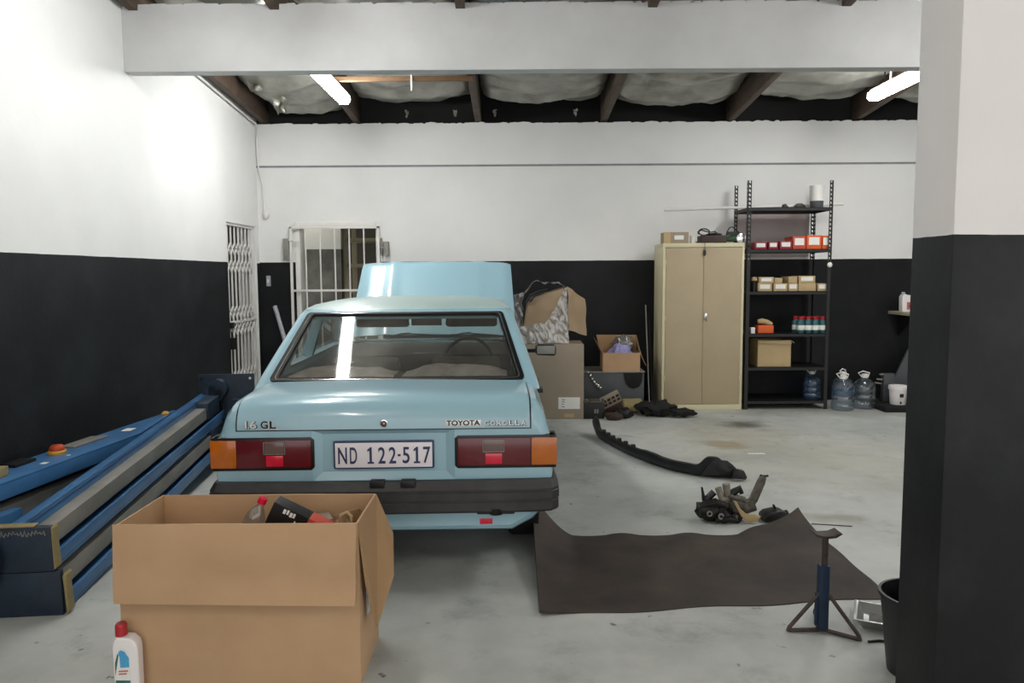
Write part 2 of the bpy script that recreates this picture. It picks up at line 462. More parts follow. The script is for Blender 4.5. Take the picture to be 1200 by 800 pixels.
# room behind the back doorway
i_ = MB(); ya, yb = YB+.18, YB+3.2
i_.box(-3.9, -3.8, ya, yb, 0, 2.75); i_.box(-3.9, .4, yb, yb+.1, 0, 2.75); i_.box(.3, .4, ya, yb, 0, 2.75)
i_.box(-3.9, .4, ya, yb+.1, 2.75, 2.85)
struct(i_.build('wall_inner_room', M_tile, smooth=None))
# white plastered shower-type partition just inside the doorway
M_part = wall_mat('partition_paint', 1.80, white='#dcdcd6', black='#5c5b55')
struct(MB().box(-2.60, -2.09, YB+.62, YB+.72, 0, 2.7).build('wall_partition', M_part, smooth=None))
# far right and outer walls
struct(MB().box(6.9, 7.1, 2.3, YB+.05, 0, 3.75).build('wall_right', M_wall_l, smooth=None))
# concrete lintel beam
bm_ = MB()
bm_.box(XL, 6.95, 5.90, 6.03, 3.005, 3.485)
struct(bm_.build('trim_1', M_beam, bevel=.006))
bm_ = MB(); x = XL
while x < 6.9:
    l = random.uniform(.08, .3); h = random.uniform(.004, .014); bm_.prism([(x, 3.47), (x+l, 3.47), (x+l*.8, 3.485+h), (x+l*.2, 3.485+h*.8)], 5.902, 6.02, 'y'); x += l*.7
struct(bm_.build('trim_5', M_beam, smooth=None))
# pier on the right of the opening
struct(MB().box(1.325, 2.05, 2.32, 2.56, 0, 3.9).build('wall_pier', M_pier, bevel=.008))
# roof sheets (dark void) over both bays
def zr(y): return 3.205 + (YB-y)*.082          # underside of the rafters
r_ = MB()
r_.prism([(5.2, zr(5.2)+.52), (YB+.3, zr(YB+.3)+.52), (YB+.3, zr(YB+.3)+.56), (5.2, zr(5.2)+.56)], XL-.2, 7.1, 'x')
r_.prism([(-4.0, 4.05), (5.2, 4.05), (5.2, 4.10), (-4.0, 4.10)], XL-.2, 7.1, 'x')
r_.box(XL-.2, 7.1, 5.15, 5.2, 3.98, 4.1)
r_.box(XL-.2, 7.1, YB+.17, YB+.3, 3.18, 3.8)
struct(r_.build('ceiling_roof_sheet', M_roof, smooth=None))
# rafters
rafX = [-2.80, -1.75, -.37, 1.06, 2.50, 3.93, 5.36]
rlab = ['brown timber roof rafter running along the top of the left wall',
        'brown timber rafter behind the lit lamp on the left', 'slim brown timber rafter above the open bonnet of the car',
        'brown timber rafter above the cardboard box stack, in the middle of the ceiling', 'broad brown timber rafter above the black shelving rack',
        'brown timber rafter beside the lit lamp on the right', 'brown timber rafter beyond the lamp on the right']
for x, lb in zip(rafX, rlab):
    hw = .035
    o = MB().prism([(4.6, zr(4.6)), (YB+.12, zr(YB+.12)), (YB+.12, zr(YB+.12)+.30), (4.6, zr(4.6)+.30)], x-hw, x+hw, 'x').build('roof_rafter', M_timber, bevel=.004)
    tag(o, lb, 'rafter', 'roof rafters')
# cable duct and strip on the left wall plate
o = MB().tube([(XL+.03, 5.95, zr(5.95)-.03), (XL+.03, YB-.06, zr(YB)-.03)], .012, 6).build('wall_conduit', M_steelw); tag(o, 'thin white conduit running up the left wall under the edge rafter', 'conduit')
# foil insulation sheets sagging between rafters
def foil(x0, x1, seed, y1, ragged):
    def f(u, v):
        x = x0 + (x1-x0)*u
        yend = y1 + .10*fn(u*5+seed, 0, seed) + ragged*max(0, .25-u)*-1.6
        y = 5.2 + (yend-5.2)*v
        sag = .27*sin(PI*u)**.28*(0.75+.25*fn(y*1.3, seed)) * (1-.15*cos(v*9+seed))
        wr = .030*fn(x*3.1, y*5.5, seed) + .015*fn(x*9, y*17, seed+3) + .016*abs(fn(x*2.2+y*3, y*13, seed+9))
        return (x, y, zr(y)+.30-sag + wr*(1 if 0.02 < u < .98 else .1) + .018*sin(y*14+3*fn(x*1.5, y, seed)+u*2))
    return f
cb = MB()
for k, (a, b_) in enumerate(zip(rafX, rafX[1:])):
    cb.grid(foil(a+.04, b_-.04, k*3.7+1, (8.74 if k == 0 else 8.60+.05*sin(k*2.3)), 1 if k == 0 else 0), 34, 90)
cb.grid(foil(rafX[-1]+.04, 6.9, 30, 8.4, 0), 20, 60)
o = cb.build('ceiling', M_foil, smooth=60); struct(o)
# front bay foil high up
cb = MB()
def f2(u, v):
    x = XL + (6.9-XL)*u; y = -4 + 9.6*v
    return (x, y, 3.86 + .03*fn(x*2, y*2, 5) - .05*abs(sin(x*2.2)))
cb.grid(f2, 70, 50); struct(cb.build('ceiling_front', M_foil, smooth=60))
# torn foil shreds hanging at the left edge
def shred(cx, cy, cz, w_, h_, sd):
    def f(u, v):
        ww = w_*(1-.6*v)
        return (cx+(u-.5)*ww + .03*fn(v*4, sd), cy + .05*fn(u*3, v*3, sd), cz - v*h_ + .03*fn(u*6, v*6, sd))
    return f
for (cx, cy, cz, w_, h_, sd) in [(-2.55, 7.9, zr(7.9)+.26, .30, .22, 1.2), (-2.42, 8.3, zr(8.3)+.2, .24, .26, 4.4)]:
    o = MB().grid(shred(cx, cy, cz, w_, h_, sd), 8, 10).build('foil_shred', M_foil, smooth=60)
    tag(o, 'torn scrap of silver foil hanging %s' % ('higher, nearest the left wall rafter' if sd < 2 else 'low in the corner above the back wall'), 'foil', 'torn foil scraps')
for (px_, sd) in [(-1.15, .3), (-.62, 2.1), (-.18, 5.2), (.72, 3.3)]:
    o = MB().grid(shred(px_, 8.72, 3.30, .05, .07, sd), 3, 4).build('foil_shred', M_foil)
    tag(o, 'tiny scrap of foil caught in the dark gap above the back wall', 'foil', 'tiny foil scraps above the back wall')
# timber batten between two rafters, with a rod
o = MB().box(-1.77, -.35, 7.35, 7.39, 3.284, 3.326).build('timber_batten', M_timber_l, bevel=.003)
tag(o, 'pale timber batten spanning two rafters beside the left lamp', 'batten')
o = MB().cyl((-.92, 7.34, 3.42), (-.92, 7.34, 3.19), .010, 8).build('hanging_rod', M_steelw); tag(o, 'short white rod hanging across the pale timber batten', 'rod')
o = MB().cyl((3.62, 7.5, 3.50), (3.62, 7.5, 3.26), .008, 8).build('hanging_rod', M_steelw); tag(o, 'short white rod hanging beside the lamp on the right', 'rod')

# lamps (long tubes along the depth of the room)
def lamp(x, y0, y1, z, label, top, m=M_lamp):
    t = thing('ceiling_lamp', label, 'lamp', (x, (y0+y1)/2, z), 0, 'fluorescent lamps')
    h = (y1-y0)/2
    MB().box(-.035, .035, -h, h, .03, .075).build('lamp_housing', M_lampb, t, bevel=.006)
    d = MB().prism([(-.058, .045), (-.062, -.002), (-.04, -.032), (.04, -.032), (.062, -.002), (.058, .045)], -h+.01, h-.01, 'y')
    d.build('diffuser', m, t, bevel=.004)
    for s_ in (-1, 1):
        MB().cyl((0, s_*h*.6, .07), (0, s_*h*.6, top-z), .006, 8).build('hanging_wire', M_darkmetal, t)
    return t
lamp(-1.62, 6.50, 7.66, 3.17, 'lit fluorescent lamp on the left, hanging behind the white beam', zr(7.1)+.30, M_lampr)
lamp(3.53, 6.50, 7.66, 3.17, 'lit fluorescent lamp on the right, partly behind the pier', zr(7.1)+.30, M_lampr)
lamp(-1.52, 3.75, 5.22, 3.37, 'lit fluorescent lamp over the boot of the car, in front of the beam', 3.84)
lamp(3.55, 3.75, 5.22, 3.37, 'lit fluorescent lamp in front of the beam, beyond the pier', 3.84)
lamp(-1.50, -.6, .6, 3.32, 'added unseen fluorescent fill lamp in the entrance bay, on the left wall side', 3.84, M_lampfill)  # both entrance lamps are added out of view as warm fill
lamp(1.6, -.6, .6, 3.32, 'added unseen fluorescent fill lamp in the entrance bay, above the entrance middle', 3.84, M_lampfill)

# corner cable, sensor, switch, leaning pipe
o = MB().tube([(XL+.05, YB-.03, 3.16), (XL+.02, YB-.03, 3.0), (XL+.03, YB-.025, 2.7), (XL+.07, YB-.02, 2.5), (XL+.08, YB-.02, 2.22)], .009, 8).build('corner_cable', M_steelw)
tag(o, 'white cable running down the corner of the back wall', 'cable')
o = MB().ball((XL+.10, YB-.03, 2.17), .04, 14, (1,.75,1.1)).build('alarm_sensor', M_steelw); tag(o, 'small white sensor on the back wall at the end of the corner cable', 'sensor')
t = thing('wall_switch', 'small white switch box on the black wall beside the trellis gate', 'switch', (-2.79, YB, 1.42))
MB().box(-.022, .022, -.035, 0, -.06, .06).build('switch_case', M_pipe, t, bevel=.004)
MB().box(-.008, .008, -.042, -.035, -.02, .02).build('rocker', M_steelw, t, bevel=.002)
o = MB().cyl((-2.72, YB-.04, 1.13), (-2.30, YB-.42, .0), .025, 14).build('leaning_pipe', M_pipe); tag(o, 'grey plastic pipe leaning against the black wall behind the car', 'pipe')

# ------------------------------------------------------------------ trellis gate in the side doorway
t = thing('trellis_gate', 'white sliding trellis security gate in the side doorway', 'gate', (XL-.04, (GY0+GY1)/2, 0))
hw = (GY1-GY0)/2
f_ = MB(); f_.box(-.02, .02, hw-.075, hw-.03, 0, 2.0); f_.box(-.025, .025, -hw+.01, hw-.03, 2.0, 2.03); f_.box(-.02, .02, -hw+.01, -hw+.04, 0, 2.0)
f_.build('gate_frame', M_steelw, t, bevel=.003)
n = 7; span = 2*hw-.13
for k in range(n):
    y = -hw+.05 + span*(k+.5)/n
    MB().box(-.005, .007, y-.013, y+.013, 0.0, 2.0).build('upright_slat', M_steelw, t)
for (z0, z1) in ((1.70, 1.82), (1.52, 1.64), (1.04, 1.16), (.86, .98), (.36, .48), (.18, .30)):
    tr = MB()
    for k in range(n):
        y = -hw+.05 + span*(k+.5)/n
        d = span/n/2
        for s1 in (-1, 1):
            tr.tube([(.014, y-d*s1, z0), (.014, y, (z0+z1)/2), (.014, y+d*s1, z1)], .008, 6)
    tr.build('trellis_link_row', M_steelw, t)
l = MB(); l.box(.012, .05, -hw+.02, -hw+.10, .94, 1.0); l.box(.0, .055, -hw+.05, -hw+.10, .72, .84); l.tube([(.03, -hw+.06, .84), (.03, -hw+.06, .90), (.03, -hw+.09, .90), (.03, -hw+.09, .84)], .006, 6)
l.build('padlock', M_black, t)
MB().box(-.024, .03, -hw+.08, hw-.04, .985, 1.005).build('lock_rail', M_steelw, t)

# barred gate over the back doorway
t = thing('barred_gate', 'white barred security gate over the back doorway', 'gate', (DX0, YB-.05, 0))
f_ = MB(); gx0, gx1 = -.095, .93
f_.box(gx0, gx0+.028, -.014, .014, .02, 2.035); f_.box(gx1-.028, gx1, -.014, .014, .02, 2.035)
f_.box(gx0, gx1, -.014, .014, 2.008, 2.035); f_.box(gx0, gx1, -.010, .010, 1.295, 1.32); f_.box(gx0, gx1, -.010, .010, .3, .325)
f_.build('gate_frame', M_steelw, t, bevel=.003)
for k in range(1, 6):
    x = gx0+.014 + (gx1-gx0-.028)*k/6
    MB().cyl((x, 0, .03), (x, 0, 2.01), .009, 8).build('bar', M_steelw, t)
lb = MB(); lb.box(-.165, -.10, -.02, .05, 1.66, 1.90); lb.build('lock_box', M_steelg, t, bevel=.004)
lb = MB(); lb.box(-.10, .03, -.03, -.012, 1.875, 1.89); lb.build('bolt', M_steelw, t)
lb = MB(); lb.box(.93, 1.0, -.02, .05, 1.78, 1.80); lb.box(.98, 1.03, -.03, .05, 1.70, 1.86); lb.cyl((.95, 0, 1.7), (.95, 0, 1.9), .012, 8); lb.build('hinge', M_steelg, t, bevel=.003)
# steel shelving in the inner room
t = thing('storage_shelving', 'beige shelving unit seen through the barred doorway', 'shelving', (-1.92, YB+.9, 0))
for (x, y) in ((-.16, 0), (.75, 0), (-.16, .5), (.75, .5)):
    MB().box(x-.035, x+.035, y-.02, y+.02, 0, 2.25).build('upright', M_beige, t, bevel=.003)
for z in (.4, .85, 1.25, 1.58, 1.90, 2.2):
    MB().box(-.16, .78, -.02, .52, z, z+.045).build('shelf', M_beige, t, bevel=.003)
for (x, z, w_, h_, m_, lb) in ((.42, 1.628, .28, .24, M_black, 'dark bag on the upper middle shelf behind the barred doorway'), (.48, 1.298, .3, .22, M_card_grey, 'dull carton on the lower shelf behind the barred doorway'), (.12, 1.298, .14, .22, M_greycab, 'slim grey tin behind the barred doorway')):
    o = MB().box(x-w_/2, x+w_/2, 0, .3, 0, h_).build('stored_box', m_, None, bevel=.012); o.location = (-1.92, YB+.92, z); tag(o, lb, 'box')
t = thing('added_fill_bulb', 'lit bulb in the room behind the barred doorway', 'lamp', (-2.5, YB+.42, 2.62))  # bulb added to brighten the partition behind the bars
MB().ball((0, 0, 0), .04, 14).build('bulb', M_fillbulb, t); MB().cyl((0, 0, .03), (0, 0, .13), .02, 12).build('bulb_holder', M_lampb, t)

# ------------------------------------------------------------------ the car
CAR = thing('car', 'light blue four-door saloon car seen from behind, bonnet raised', 'car', (-.613, 3.62, 0), .026)
ST = [(0, .800, .765, .27), (.012, .806, .81, .250), (.035, .811, .850, .238), (.07, .812, .874, .230), (.12, .812, .888, .224), (.3, .813, .898, .215), (.53, .813, .905, .20),
      (1.5, .815, .91, .185), (2.65, .81, .93, .185), (2.95, .80, .93, .19), (3.5, .79, .89, .20), (3.9, .785, .84, .21), (4.0, .77, .78, .25), (4.05, .75, .70, .30)]
def sect(w, zt, zb, o=0.0):
    """half section of the body from bottom centre to top centre"""
    a = [(0, zb), (w-.20, zb), (w-.10, zb+.055), (w-.035, min(zb+.12, .42)), (w-.006, .48), (w, .56), (w-.002, .64), (w-.012, .70),
         (w-.030, zt-.11), (w-.050, zt-.055), (w-.078, zt-.022), (w-.125, zt-.004), (w-.22, zt+.002), (0, zt+.010)]
    lim = zt
    b = []
    for x, z in a:
        b.append((x, min(z, lim + (.01 if x == 0 else .002))))
    # keep the points ordered when the top is low (rear face)
    for i in range(6, 12):
        x, z = b[i]
        if z < b[i-1][1]: b[i] = (x, b[i-1][1] + .0008)
    return b
rings = []
for (y, w, zt, zb) in ST:
    h = sect(w, zt, zb)
    rings.append([(x, y, z) for x, z in h] + [(-x, y, z) for x, z in h[::-1] if x > 0])
b = MB(); b.loft(rings)
body = b.build('body', M_paint, CAR, smooth=30)
RW, FW = .68, 3.10          # rear and front wheel centres along the car
cut = []
c = MB(); c.box(-.68, .68, .80, 2.72, .34, 1.4); cut.append(c)
c = MB(); c.box(-.60, .60, 3.02, 3.88, .36, 1.4); cut.append(c)
for wy in (RW, FW):
    for s_ in (-1, 1):
        c = MB(); c.cyl((s_*.55, wy, .30), (s_*.95, wy, .30), .325, 32); cut.append(c)
# shallow bay for the number plate
c = MB(); q = [(-.345, .745), (.335, .745), (.335, .50), (-.345, .50)]; q2 = [(-.300, .722), (.292, .722), (.292, .538), (-.300, .538)]
c.loft([[(x, -.03, z) for x, z in q], [(x, 0.0, z) for x, z in q], [(x, .022, z) for x, z in q2]]); cut.append(c)
boolean(body, cut)

# boot lid: skin laid over the rear deck and the upper rear face
prof = [(.500, .9035), (.40, .9015), (.30, .898), (.20, .894), (.12, .888), (.07, .875), (.035, .851), (.012, .811), (.002, .775), (.0005, .748)]
def lid(xh, off, ext, thick):
    rows = []
    P = [list(p) for p in prof]; P[-1][1] -= ext; P[0][0] += ext
    nrm = []
    for i in range(len(P)):
        a = P[max(i-1, 0)]; c_ = P[min(i+1, len(P)-1)]
        d = (c_[0]-a[0], c_[1]-a[1]); l = math.hypot(*d); nrm.append((d[1]/l, -d[0]/l))
    xs = [-1, -.985, -.95, -.87, -.7, -.4, 0, .4, .7, .87, .95, .985, 1]
    def zdrop(x):
        a = abs(x)
        return .010*(1-min(a/.6, 1)) - (.012*max(0, (a-.66)/.05) if a > .66 else 0)
    def ring(t):
        return t
    mb = MB(); outer = []; inner = []
    for i, (y, z) in enumerate(P):
        ro = []; ri = []
        for u in xs:
            x = u*xh; dz = zdrop(x) * (1 if i < 7 else (.5 if i == 7 else 0))
            ny, nz = nrm[i]
            if nz < 0 and i < 6: ny, nz = -ny, -nz
            if i >= 6 and ny > 0: ny, nz = -ny, -nz
            ro.append((x, y+ny*off, z+nz*off+dz)); ri.append((x, y+ny*(off-thick), z+nz*(off-thick)+dz))
        rows.append(ro + ri[::-1])
    mb.loft(rows)
    return mb
lid(.704, .0015, .006, .012).build('boot_gap_shade', M_trim, CAR, smooth=40)  # black underlay skin stands in for the shaded gap around the lid
LID = lid(.696, .006, 0, .016).build('boot_lid', M_paint, CAR, smooth=40)
# lock, badges
RX = (PI/2, 0, 0)
k = MB(); k.cyl((0, -.010, .776), (0, .0, .776), .019, 24); k.build('boot_lock', M_chrome, LID, label='round chrome boot lock', bevel=.002)
k = MB(); k.cyl((0, -.012, .776), (0, .0, .776), .013, 24); k.build('lock_barrel', M_darkmetal, LID)
k = MB(); k.cyl((0, -.0125, .776), (0, -.002, .776), .006, 16); k.build('key_slot', M_chrome, LID)
k = MB(); k.box(.292, .462, -.0085, -.002, .758, .788); k.build('badge_plate', M_badge, LID, bevel=.002, label='silver badge plate')
text('badge_lettering', 'TOYOTA', .034, M_blackm, LID, (.377, -.0088, .773), RX, .0006, sx=1.13, bold=.0009)
def glyph(name, ch_, xc, zc, w_, h_, y, m, parent, dep=.002, bold=.0, label=None):
    o = text(name, ch_, .11, m, parent, (0, 0, 0), RX, dep, bold=bold, label=label)
    xs_ = [v.co.x for v in o.data.vertices]; ys_ = [v.co.y for v in o.data.vertices]
    for v in o.data.vertices:
        v.co.x = (v.co.x-(min(xs_)+max(xs_))/2)*w_/(max(xs_)-min(xs_)); v.co.y = (v.co.y-(min(ys_)+max(ys_))/2)*h_/(max(ys_)-min(ys_))
    o.location = (xc, y, zc); return o
xx = .478
for ch_ in 'COROLLA':
    g_ = glyph('badge_letter', ch_, xx+.0125, .772, .023, .024, -.0090, M_badge, LID, .002, .0015, 'silver model letter')
    glyph('letter_backing', ch_, xx+.0140, .7705, .026, .027, -.0068, M_blackm, LID, .001, .007)  # black offset backing that outlines the letter
    xx += .0292
for ch_, xx, w_, m1, m2 in (('1', -.652, .009, M_badge, M_blackm), ('.', -.640, .006, M_badge, M_blackm), ('6', -.618, .030, M_badge, M_blackm), ('G', -.565, .034, M_darkmetal, M_badge), ('L', -.524, .030, M_darkmetal, M_badge)):
    h_ = .036 if ch_ != '.' else .007; zc = .775 if ch_ != '.' else .7605
    glyph('badge_letter', ch_, xx, zc, w_, h_, -.0090, m1, LID, .002, .0015)
    glyph('letter_backing', ch_, xx+.0018, zc-.0012, w_+.004, h_+.003, -.0068, m2, LID, .001, .003)  # offset backing outlines the character
# number plate
np_ = MB(); np_.box(-.246, .236, .002, .0215, .552, .690); PL = np_.build('number_plate', M_navy, CAR, bevel=.010, label='white number plate with navy characters and border')
k = MB(); k.box(-.237, .227, -.001, .004, .561, .681); k.build('plate_face', M_plate, PL, bevel=.002)
for ch_, xc, wd in (('N', -.201, .042), ('D', -.149, .034), ('2', -.014, .034), ('2', .037, .034), ('-', .069, .014), ('5', .102, .033), ('7', .201, .035)):
    glyph('plate_character', ch_, xc, .620, wd, .080 if ch_ != '-' else .010, -.0022, M_navy, PL, .0015, .0012)
for xc in (-.068, .153):
    q = MB(); q.prism([(xc-.014, .580), (xc+.016, .580), (xc+.016, .5885), (xc+.0065, .5885), (xc+.0065, .660), (xc-.001, .660), (xc-.0145, .648), (xc-.0145, .638), (xc-.0045, .644), (xc-.0045, .5885), (xc-.014, .5885)], -.0037, -.0007, 'y'); q.build('plate_character', M_navy, PL, smooth=None)
# rear lamps
def lamp_cluster(s_):
    x0, x1 = .335, .817
    fr = MB()
    pts = [(x0, .566), (x0+.014, .552), (x1, .552), (x1, .712), (x0+.014, .712), (x0, .698)]
    fr.prism([(s_*x, z) for x, z in pts], -.004, .05, 'y')
    fr.box(*sorted((s_*(x1-.03), s_*(x1+.006))), -.004, .10, .552, .712)
    F = fr.build('tail_lamp', M_trim, CAR, bevel=.003, smooth=30)
    def lens(nm, a, b_, z0, z1, m, y0=-.010):
        q = MB(); q.box(*sorted((s_*a, s_*b_)), y0, .02, z0, z1); q.build(nm, m, F, bevel=.003, label=None)
    lens('red_lens', x0+.014, x1-.118, .566, .700, M_red)
    q = MB(); q.box(*sorted((s_*(x1-.114), s_*(x1+.009))), -.010, .095, .566, .700); q.build('amber_lens', M_amber, F, bevel=.004)
    lens('reverse_lens', .475, .568, .634, .690, M_clear, -.013)
    q = MB()
    q.box(*sorted((s_*.470, s_*.573)), -.0145, 0, .689, .692); q.box(*sorted((s_*.470, s_*.573)), -.0145, 0, .632, .635)
    q.box(*sorted((s_*.470, s_*.473)), -.0145, 0, .632, .692); q.box(*sorted((s_*.570, s_*.573)), -.0145, 0, .632, .692)
    q.build('lens_rim', M_steelg, F)
    lens('reflector', .481, .562, .574, .626, M_redb, -.014)
lamp_cluster(-1); lamp_cluster(1)
# bumper: profile swept round the rear
def sweep(path, prof):
    rings = []
    m = len(path)
    for i, p in enumerate(path):
        a = Vector(path[max(i-1, 0)]); c_ = Vector(path[min(i+1, m-1)]); t = (c_-a).normalized(); nn = Vector((t.y, -t.x))
        rings.append([(p[0]+nn.x*o, p[1]+nn.y*o, z) for o, z in prof])
    mb = MB(); mb.loft(rings); return mb
pth = [(-.825, .42), (-.828, .10), (-.822, -.01), (-.795, -.042), (-.74, -.055), (-.45, -.062), (0, -.068), (.45, -.062), (.74, -.055), (.795, -.042), (.822, -.01), (.828, .10), (.825, .42)]
pth = [(x, y) for x, y in pth]
bp = [(-.05, .352), (.004, .352), (.012, .362), (.012, .402), (.009, .405), (.009, .411), (.014, .414), (.014, .450), (.010, .453), (.010, .458), (.011, .464), (-.012, .502), (-.05, .502)]
BU = sweep(pth, bp).build('bumper', M_bumper, CAR, smooth=25, label='weathered black rear bumper')
for x in (-.03, .115):
    k = MB(); k.box(x-.035, x+.035, -.075, -.02, .478, .512); k.build('plate_lamp', M_black, BU, bevel=.006)
k = MB(); k.cyl((.53, -.03, .335), (.53, -.03, .37), .035, 12, .05); k.box(.44, .62, -.055, .0, .34, .356); k.build('bumper_bracket', M_black, BU, bevel=.004)
k = MB(); k.box(.445, .520, .002, .020, .27, .31); rf = k.build('lower_reflector', M_black, CAR, bevel=.003)
k = MB(); k.box(.452, .514, -.004, .006, .276, .304); k.build('reflector_lens', M_redb, rf, bevel=.002)
# wheels
for nm, wy in (('r', RW), ('f', FW)):
    for s_ in (-1, 1):
        R_ = Matrix.Translation((s_*.685, wy, .287)) @ Matrix.Rotation(PI/2*s_, 4, 'Y')
        ty = MB(); ty.lathe([(.17, -.08), (.245, -.085), (.275, -.078), (.284, -.06), (.286, 0), (.284, .06), (.275, .078), (.245, .085), (.17, .08), (.17, -.08)], n=40, M=R_)
        T = ty.build('wheel', M_rubber, CAR, smooth=40)
        rm = MB(); rm.lathe([(0, .045), (.05, .05), (.06, .035), (.12, .03), (.15, .06), (.172, .07), (.172, -.06), (.0, -.06)], n=32, M=R_)
        rm.build('rim', M_steelg, T, smooth=30)
# axle and underside shadow parts
k = MB(); k.tube([(-.62, RW, .30), (.62, RW, .30)], .04, 12); k.ball((0, RW, .30), .12, 16); k.build('rear_axle', M_grime, CAR)
k = MB(); k.tube([(-.35, .05, .24), (-.35, .5, .25), (-.15, 1.0, .27), (-.1, 2.8, .27)], .022, 10); k.ball((-.35, .42, .25), .07, 14, (1, 2.2, .6)); k.build('exhaust_pipe', M_grime, CAR)
k = MB(); k.box(-.45, .45, .12, .55, .20, .27); k.build('fuel_tank', M_blackm, CAR, bevel=.03)

# greenhouse (roof and pillars)
def gring(y0, y1, xh, z, r, bulge=.045, crown=0.0):
    pts = []
    n = 6
    def add(x, y): pts.append((x, y, z + crown*(1-(x/xh)**2)))
    for i in range(-n, n+1):
        x = (xh-r)*i/n; add(x, y0 + bulge*(x/xh)**2)
    yb_ = y0 + bulge*((xh-r)/xh)**2
    for i in range(1, 7):
        a = PI/2*i/6; add(xh-r + r*sin(a), yb_ + r*(1-cos(a)))
    yf_ = y1 - bulge*((xh-r)/xh)**2
    for i in range(1, 7): add(xh, yb_+r + (yf_-r-yb_-r)*i/6)
    for i in range(1, 7):
        a = PI/2*i/6; add(xh-r + r*cos(a), yf_-r + r*sin(a))
    for i in range(n-1, -n-1, -1):
        x = (xh-r)*i/n; add(x, y1 - bulge*(x/xh)**2)
    for i in range(1, 7):
        a = PI/2*i/6; add(-(xh-r) - r*sin(a), yf_ - r*(1-cos(a)))
    for i in range(1, 7): add(-xh, yf_-r - (yf_-r-yb_-r)*i/6)
    for i in range(1, 6):
        a = PI/2*i/6; add(-(xh-r) - r*cos(a), yb_+r - r*sin(a))
    return pts
g = MB()
g.loft([gring(.44, 2.86, .778, .86, .05), gring(.50, 2.80, .768, .905, .06), gring(.72, 2.55, .712, 1.07, .07), gring(.965, 2.22, .648, 1.245, .08),
        gring(1.02, 2.14, .628, 1.275, .09), gring(1.10, 2.05, .590, 1.298, .10), gring(1.22, 1.95, .50, 1.318, .10), gring(1.38, 1.82, .34, 1.332, .10), gring(1.5, 1.7, .16, 1.338, .05)])
GH = g.build('cabin_roof', M_paint, CAR, smooth=30)
GH.data.materials.append(M_roofp)
def outer_x(z): return .768 - (.768-.648)*(z-.905)/(1.245-.905)
cut = []
c = MB()   # inner hollow
c.loft([gring(.56, 2.76, .70, .80, .05), gring(.585, 2.70, .688, .93, .06), gring(1.03, 2.15, .59, 1.245, .07), gring(1.12, 2.05, .54, 1.285, .08), gring(1.3, 1.9, .38, 1.30, .08)])
cut.append(c)
RG0, RG1 = (.508, .910), (.968, 1.246)       # rear glass plane, bottom and top (y, z)
def rg(u, v, d=0.0, xb=.672, xt=.566):
    """point on the rear glass: u -1..1 across, v 0..1 up, d outward"""
    x = u*(xb + (xt-xb)*v)
    dy, dz = RG1[0]-RG0[0], RG1[1]-RG0[1]; l = math.hypot(dy, dz)
    xh = .768-.12*v
    return (x, RG0[0]+dy*v + .045*(x/xh)**2 - dz/l*d, RG0[1]+dz*v + dy/l*d)
def rrect(r=.032, n=5, rv=.05, su=1.0, sv=0.0):
    """rounded outline in (u, v)"""
    pts = []
    for (cu, cv, a0) in ((1-r, 1-rv, 0), (-1+r, 1-rv, 90), (-1+r, rv, 180), (1-r, rv, 270)):
        for i in range(n+1):
            a = rad(a0+90*i/n); pts.append((cu+r*cos(a), cv+rv*sin(a)))
    # subdivide long runs
    out = []
    for i, p in enumerate(pts):
        q = pts[(i+1) % len(pts)]; out.append(p)
        d = math.hypot(q[0]-p[0], q[1]-p[1])
        if d > .3:
            k = int(d/.12)
            for j_ in range(1, k): out.append((p[0]+(q[0]-p[0])*j_/k, p[1]+(q[1]-p[1])*j_/k))
    return [(u*su, sv+(v-.0)*(1-2*sv)) for u, v in out]
RO = rrect()
c = MB(); c.loft([[rg(u, v, .08) for u, v in RO], [rg(u, v, -.14) for u, v in RO]]); cut.append(c)
WG0, WG1 = (2.76, .93), (2.235, 1.240)
def wg(u, v, d=0.0):
    x = u*(.66 + (.57-.66)*v); dy, dz = WG1[0]-WG0[0], WG1[1]-WG0[1]; l = math.hypot(dy, dz)
    return (x, WG0[0]+dy*v - .045*(x/.72)**2 + dz/l*d, WG0[1]+dz*v - dy/l*d)
c = MB(); c.loft([[wg(u, v, .10) for u, v in RO], [wg(u, v, -.16) for u, v in RO]]); cut.append(c)
SW = [[(.93, .945), (1.49, .945), (1.49, 1.228), (1.13, 1.228)], [(1.55, .945), (2.55, .95), (2.20, 1.228), (1.55, 1.228)]]
for q in SW:
    c = MB(); c.prism(q, -.9, .9, 'x'); cut.append(c)
boolean(GH, cut)
for p in GH.data.polygons:
    if p.center.z > 1.262 and p.normal.z > .6: p.material_index = 1 if len(GH.data.materials) > 1 else 0
# rear window: rubber, chrome strip and pane
def ringseal(f, a, b_, d0, d1, name, m, parent):
    mb = MB(); A = [f(u*a, .5+(v-.5)*a, d0) for u, v in RO]; B = [f(u*b_, .5+(v-.5)*b_, d0) for u, v in RO]
    A2 = [f(u*a, .5+(v-.5)*a, d1) for u, v in RO]; B2 = [f(u*b_, .5+(v-.5)*b_, d1) for u, v in RO]
    V = [[mb.bm.verts.new(p) for p in q] for q in (A, B, B2, A2)]
    n = len(RO)
    for i in range(4):
        for k in range(n): mb.bm.faces.new((V[i][k], V[i][(k+1) % n], V[(i+1) % 4][(k+1) % n], V[(i+1) % 4][k]))
    return mb.build(name, m, parent, smooth=30)
RWN = ringseal(rg, 1.035, .972, -.012, .010, 'rear_window', M_trim, CAR)
ringseal(rg, 1.002, .992, .008, .0125, 'chrome_strip', M_chrome, RWN)
def pane(f, d, s_, name, m, parent):
    mb = MB(); mb.grid(lambda u, v: f((u*2-1)*s_, .5+(v-.5)*s_, d), 24, 8); return mb.build(name, m, parent, smooth=60)
pane(rg, 0.0, .985, 'rear_glass', M_glass, RWN)
